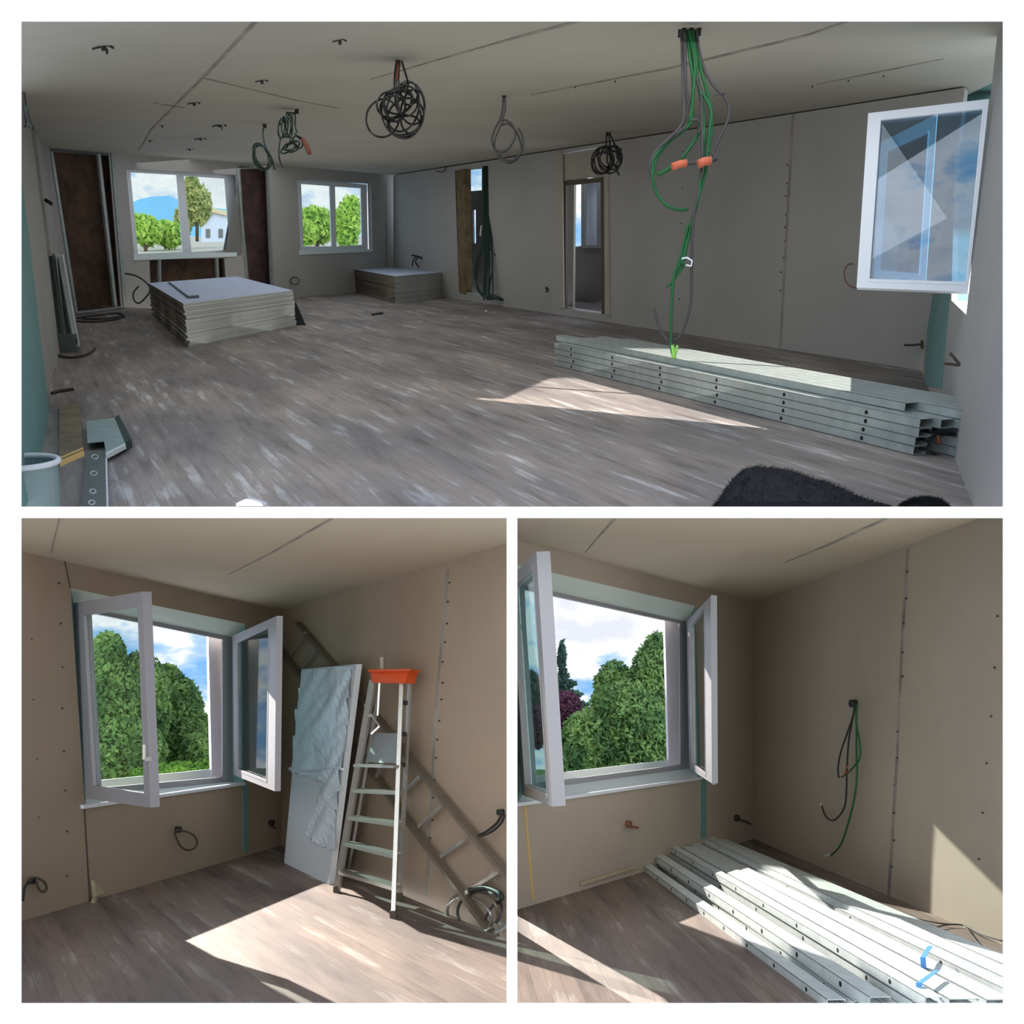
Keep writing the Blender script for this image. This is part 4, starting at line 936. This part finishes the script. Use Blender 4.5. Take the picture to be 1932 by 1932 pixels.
# stepladder
sl = thing('stepladder', 'aluminium stepladder with an orange top standing in the sun patch', 'stepladder', BL.floor.hit(690, 1705))
def bar3(par, name, a, b, w, h, m, up=Vector((0, 0, 1))):
    mb = MB(); mb.bar(a, b, w, h, up); return mb.build(name, m, par)
fL, fR = BL.floor.hit(635, 1683), BL.floor.hit(742, 1731)
tT = 8.35
TL_, TR_ = at(704, 1284, tT+.12), at(758, 1284, tT-.25)
AL = M['alu']
bar3(sl, 'front_rail', fL, TL_, .03, .055, AL); frr = bar3(sl, 'front_rail', fR, TR_, .03, .055, AL)
rL, rR = BL.floor.hit(655, 1650), BL.floor.hit(754, 1697)
bar3(sl, 'rear_rail', rL, TL_+Vector((.05, .12, 0)), .022, .03, AL); bar3(sl, 'rear_rail', rR, TR_+Vector((.05, .12, 0)), .022, .03, AL)
def onrail(a, b, y):
    # point of a rail at picture height y
    lo, hi = 0.0, 1.0
    for _ in range(30):
        m_ = (lo+hi)/2; p = a.lerp(b, m_); yy = PY - (p.z-EYE.z)/p.y*F
        if yy > y: lo = m_
        else: hi = m_
    return a.lerp(b, lo)
for yl, yr in ((1642, 1672), (1589, 1612), (1540, 1552), (1489, 1492)):
    a, b = onrail(fL, TL_, yl), onrail(fR, TR_, yr); back = Vector((.04, .09, 0)); mb = MB()
    mb.prism([a-back*.3, b-back*.3, b+back, a+back], Vector((0, 0, -.028))); mb.build('step', AL, sl)
a, b = onrail(fL, TL_, 1441), onrail(fR, TR_, 1443); mb = MB(); mb.prism([a-Vector((.03, .1, 0)), b-Vector((.03, .1, 0)), b+Vector((.05, .05, 0)), a+Vector((.05, .05, 0))], Vector((0, 0, -.02))); mb.build('platform', AL, sl)
mb = MB(); q = [onrail(fL, TL_, 1438)+Vector((.05, .02, 0)), onrail(fR, TR_, 1441)+Vector((-.01, .02, 0)), onrail(fR, TR_, 1384)+Vector((-.01, .08, 0)), onrail(fL, TL_, 1383)+Vector((.08, .08, 0))]; mb.prism(q, Vector((.003, .012, 0))); mb.build('tilted_platform_plate', mat('grey_plate', (150, 152, 152), .5, metal=.2), sl)
tq = [at(698, 1266, tT+.10), at(771, 1263, tT-.38), at(764, 1289, tT-.38), at(702, 1288, tT+.10)]
mb = MB(); mb.prism(tq, Vector((.06, .16, 0))); ot = mb.build('orange_top', M['orange'], sl)
mb = MB(); mb.prism([at(695, 1263, tT+.05), at(773, 1262, tT-.48), at(773, 1266, tT-.48), at(695, 1268, tT+.05)], Vector((.06, .26, 0))); mb.build('top_rim', M['orange'], ot)
bar3(sl, 'handle_post', at(721, 1266, tT), at(720.5, 1240, tT), .028, .028, M['alu_dark'])
bar3(sl, 'hinge_arm', at(716, 1288, tT+.05), at(712.5, 1350, tT+.05), .014, .014, AL)
bar3(sl, 'hinge_arm', at(688, 1330, tT+.2), at(716, 1370, tT+.1), .014, .014, AL); bar3(sl, 'hinge_arm', at(716, 1370, tT+.1), at(700, 1385, tT+.1), .014, .014, AL)
for p in (fL, fR, rL, rR):
    mb = MB(); mb.bar(p-Vector((0, 0, 0)), p+Vector((0, 0, .05)), .045, .06, Vector((0, 1, 0))); mb.build('foot', M['frame_brown'], sl)
for x, y in ((757, 1326), (757, 1385), (757, 1443)):
    mb = MB(); c = onrail(fR, TR_, y)+Vector((.025, 0, 0)); mb.tube([c, c+Vector((.02, .01, 0))], .018, 8); mb.build('rivet_cap', M['black'], frr)

# long ladder leaning along the right wall
ll = thing('ladder', 'long dull aluminium ladder leaning diagonally along the right wall behind the stepladder', 'ladder', BL.B.hit(950, 1786, .06))
up_ = lambda x, y, o=.07: BL.B.hit(x, y, o)
DA = M['alu_dark']
bar3(ll, 'side_rail', up_(956, 1651), up_(562, 1176, .04), .035, .06, DA, BL.B.n); bar3(ll, 'side_rail', up_(955, 1797), up_(529, 1224, .04), .035, .06, DA, BL.B.n)
def rung(t):
    return up_(529+(955-529)*t, 1224+(1797-1224)*t), None
for (x1, y1), (x2, y2) in (((549, 1236), (577, 1194)), ((574, 1259), (600, 1224)), ((606, 1322), (634, 1264)), ((640, 1375), (668, 1306)), ((676, 1422), (706, 1352)), ((710, 1468), (744, 1396)), ((757, 1501), (794, 1464)), ((791, 1560), (836, 1519)), ((833, 1617), (876, 1586)), ((880, 1685), (946, 1643)), ((934, 1761), (962, 1738))):
    bar3(ll, 'rung', up_(x1, y1, .06), up_(x2, y2, .06), .028, .028, M['alu'])
# coiled pale cable at the foot of the ladder
cc = thing('cable_coil', 'loose coil of cable on the floor against the right wall at the ladder foot', 'cable', BL.B.hit(890, 1765, .1))
for cx, cy, rx_, ry_, rot, m in ((892, 1722, 48, 40, 10, 'alu_dark'), (905, 1718, 42, 36, -15, 'grey_cable'), (885, 1728, 44, 34, 25, 'alu')):
    cable(cc, [BL.B.hit(p[0], p[1], .07+.05*math.sin(i)) for i, p in enumerate(ell(cx, cy, rx_, ry_, rot, 16))], .011, M[m], closed=True)
cable(cc, [BL.B.hit(*p, .1) for p in ((886, 1680), (915, 1675), (940, 1684), (946, 1694), (938, 1702))], .02, M['black'], 'cable_end')
cable(cc, [BL.B.hit(*p, .1) for p in ((942, 1695), (925, 1715), (915, 1735))], .01, M['grey_cable'])

# ================================================================== bottom-right room
window_hole(6, BR, O2, [(975, 1100), (1296, 1173), (1300, 1450), (990, 1492)], [(990, 1112), (1282, 1176), (1284, 1443), (1005, 1479)], -.16)
struct(pslab('trim_7', BR.A, [(1254, 1166), (1288, 1174), (1290, 1450), (1262, 1453)], -.32, BR.d2*.10, M['masonry']))
struct(pslab('trim_8', BR.A, [(985, 1466), (1296, 1430), (1296, 1452), (995, 1490)], -.34, BR.d2*.03, M['sill']))
sb = MB(); sb.prism([BR.A.hit(x, y, .03) for x, y in ((976, 1515), (1324, 1466), (1324, 1471), (976, 1522))], -BR.A.n*.06); struct(sb.build('trim_9', M['pvc']))
struct(pslab('trim_10', BR.A, [(1322, 1470), (1333, 1469), (1333, 1580), (1322, 1584)], .004, -BR.A.n*.004, M['green_board']))
struct(pslab('trim_11', BR.A, [(1345, 1122), (1350, 1122), (1352, 1480), (1348, 1481)], .02, -BR.A.n*.02, M['sill']))
struct(pslab('trim_12', BR.A, [(989, 1514), (992, 1514), (1008, 1697), (1005, 1699)], .008, -BR.A.n*.006, M['fresh']))
tC = BR.A.hit(985, 1340, -.05).y
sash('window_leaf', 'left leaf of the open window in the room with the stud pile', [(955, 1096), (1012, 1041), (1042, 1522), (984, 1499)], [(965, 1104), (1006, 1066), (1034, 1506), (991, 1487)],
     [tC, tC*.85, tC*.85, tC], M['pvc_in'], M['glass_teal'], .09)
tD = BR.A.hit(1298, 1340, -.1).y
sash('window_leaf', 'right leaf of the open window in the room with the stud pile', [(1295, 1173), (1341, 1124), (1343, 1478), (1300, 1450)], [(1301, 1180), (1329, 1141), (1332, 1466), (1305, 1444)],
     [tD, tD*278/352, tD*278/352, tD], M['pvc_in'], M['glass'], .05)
outside(2, BR, (960, 1420), 26, 1460)
leafy('tree', 'large dense green tree outside the window of the stud room', [blob(1180, 1400, 27, 170, 220), blob(1110, 1420, 26.5, 120, 150), blob(1230, 1330, 27.5, 90, 230), blob(1238, 1255, 27.5, 50, 120), blob(1160, 1310, 28, 80, 120), blob(1085, 1450, 26, 70, 80)], 38000, .085, M['leaf'], cat='tree')
leafy('tree', 'dark conifer with layered branches behind the tree outside the stud room window', [blob(1062, 1320, 34, 26, 120), blob(1062, 1290, 34, 50, 16), blob(1064, 1310, 34, 70, 16), blob(1064, 1330, 34, 90, 16), blob(1060, 1240, 34, 14, 60), blob(1000, 1330, 33, 60, 120)], 5000, .11, M['leaf_dark'], cat='tree')
leafy('bush', 'purple leaved bush under the conifer outside the stud room window', [blob(1068, 1345, 31, 60, 80), blob(1010, 1370, 30, 60, 80)], 4500, .09, M['leaf_red'], cat='bush')
leafy('tree', 'tree seen through the right leaf of the stud room window', [blob(1318, 1400, 32, 50, 180)], 2600, .12, M['leaf_dark'], cat='tree')

wloop('cable_stub', 'rust brown cable stub on the wall under the stud room window', BR.A, [(1181, 1556), (1188, 1560), (1196, 1560), (1204, 1562)], .05, 2.4, M['copper'], 'cable stub', box=(1182, 1554), boxm='copper')
wloop('cable_stub', 'short dark cable stub low in the corner of the stud room', BR.A, [(1386, 1544), (1396, 1546), (1408, 1550), (1416, 1555)], .05, 2.0, M['grey_cable'], 'cable stub', box=(1387, 1543))
hb_ = thing('cable_bundle', 'green and dark cables hanging from a wall box above the loose stud pile', 'cable bundle', BR.B.hit(1616, 1326))
tb2 = BR.B.hit(1616, 1326).y; s = tb2/F
mb = MB(); c = BR.B.hit(1616, 1327); mb.tube([c-BR.B.n*.01, c+BR.B.n*.06], 7*s, 9); mb.build('wall_box', M['black'], hb_)
WB = lambda pts, o=.10: [BR.B.hit(p[0], p[1], o) for p in pts]
for pts, m, r in [([(1614, 1328), (1608, 1355), (1598, 1385), (1586, 1420), (1581, 1450), (1583, 1468)], 'black', 1.7), ([(1615, 1328), (1607, 1365), (1601, 1400), (1598, 1450), (1597, 1490), (1594, 1520), (1583, 1540), (1570, 1548), (1558, 1540), (1550, 1520)], 'black', 1.7),
                  ([(1617, 1328), (1616, 1370), (1616, 1420), (1617, 1460), (1613, 1500), (1604, 1540), (1592, 1580), (1582, 1600), (1568, 1614)], 'green_cable', 1.8), ([(1617, 1328), (1615, 1360), (1622, 1400), (1622, 1430), (1610, 1448), (1598, 1460), (1588, 1466)], 'green_cable', 1.7),
                  ([(1568, 1614), (1562, 1613), (1554, 1616)], 'pvc', 1.3), ([(1550, 1521), (1548, 1517)], 'pvc', 2.0), ([(1599, 1446), (1592, 1464), (1604, 1452)], 'tape', 1.5)]:
    cable(hb_, WB(pts), r*s, M[m])
# cable lying on the floor by the wall at the far right
fc = thing('cable', 'grey cable running along the floor below the sunlit part of the right wall', 'cable', BR.floor.hit(1800, 1752)); t = BR.floor.hit(1800, 1752).y
for pts in ([(1738, 1768), (1760, 1757), (1790, 1750), (1820, 1752), (1850, 1768), (1893, 1782)], [(1640, 1702), (1700, 1728), (1760, 1745), (1800, 1750)], [(1820, 1752), (1850, 1790), (1893, 1812)]):
    mb = MB(); mb.tube(spline([BR.floor.hit(*p)+Vector((0, 0, .02)) for p in pts], 6), 1.6*t/F, 6); mb.build('cable_run', M['grey_cable'], fc)

# rubble along the foot of the window wall
crumbs('largest pale lump of plaster rubble under the stud room window', BR, [(1066, 1673), (1080, 1664), (1096, 1664), (1094, 1674), (1072, 1678)], 'rubble')
crumbs('small plaster crumb left of the largest lump in the stud room', BR, [(1043, 1688), (1052, 1682), (1060, 1684), (1050, 1691)], 'rubble')
tag(pslab('plaster_strip', BR.A, [(1096, 1663), (1198, 1633), (1198, 1638), (1096, 1670)], .02, BR.A.n*.01, M['rubble']), 'thin pale strip of crumbling plaster along the foot of the window wall', 'rubble')

# pile of studs
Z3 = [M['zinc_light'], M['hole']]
def pile(label, x0, y0, x1, y1, w, h, z=0.0, holes=0, m=None, group=None):
    L = BR.level(z); a = L.hit(x0, y0); b = L.hit(x1, y1); ax = (b-a).normalized(); sd = Vector((0, 0, 1)).cross(ax).normalized()
    if sd.y < 0: sd = -sd
    o = channel(a, b, w, h, Vector((0, 0, 1)), sd, holes, m or Z3); return tag(o, label, 'metal stud', group)
PG = 'bright metal studs in the loose pile'
pile('front metal stud of the loose pile, lying on the floor nearest the viewer', 1209, 1640, 1560, 1905, .09, .05, 0, 9, group=PG)
pile('narrow metal stud just behind the front one of the loose pile', 1232, 1628, 1610, 1908, .07, .05, 0, 7, group=PG)
pile('third metal stud of the loose pile from the front', 1226, 1620, 1640, 1905, .10, .06, .05, 8, group=PG)
pile('wide metal stud of the loose pile lying beside the third from the front', 1244, 1606, 1720, 1908, .12, .05, .05, 6, group=PG)
pile('raised metal stud in the middle of the loose pile', 1262, 1606, 1745, 1902, .08, .05, .11, 8, group=PG)
pile('wide flat metal stud in the middle of the loose pile', 1282, 1606, 1790, 1905, .14, .05, .09, 6, group=PG)
pile('metal stud right of the wide flat one in the loose pile', 1296, 1600, 1860, 1906, .12, .05, .08, 0, group=PG)
pile('long wide metal stud below the back ones of the loose pile', 1305, 1590, 1905, 1890, .14, .05, .06, 5, group=PG)
pile('long metal stud next to the back one of the loose pile, blue tape round it', 1316, 1584, 1905, 1868, .13, .05, .10, 0, group=PG)
pile('back metal stud of the loose pile, ending nearest the room corner', 1318, 1578, 1905, 1842, .12, .05, .05, 0, group=PG)
pile('bottom metal stud under the middle of the loose pile', 1252, 1618, 1700, 1915, .10, .05, 0, 5, group=PG)
pile('bottom metal stud under the wide flat one of the loose pile', 1290, 1604, 1830, 1915, .12, .05, .02, 0, group=PG)
for i, (x0, y0, x1, y1) in enumerate(((1736, 1808, 1750, 1786), (1728, 1856, 1762, 1832))):
    L = BR.level(.175); r = thing('blue_tape', ('short', 'long')[i]+' blue tape wrapped over the studs of the loose pile at its ' + ('back' if i == 0 else 'middle'), 'tape', L.hit(x0, y0))
    mb = MB(); a, b = L.hit(x0, y0), L.hit(x1, y1); d = (b-a).normalized()*.0 + Vector((.028, 0, 0)); mb.prism([a, a+d, b+d, b], Vector((0, 0, .004)))
    c = b+d; mb.build('tape_band', M['blue'], r); mb = MB(); mb.prism([a, a+d, a+d-Vector((0, .02, .10)), a-Vector((0, .02, .10))], Vector((0, -.003, 0))); mb.build('tape_end', M['blue'], r)
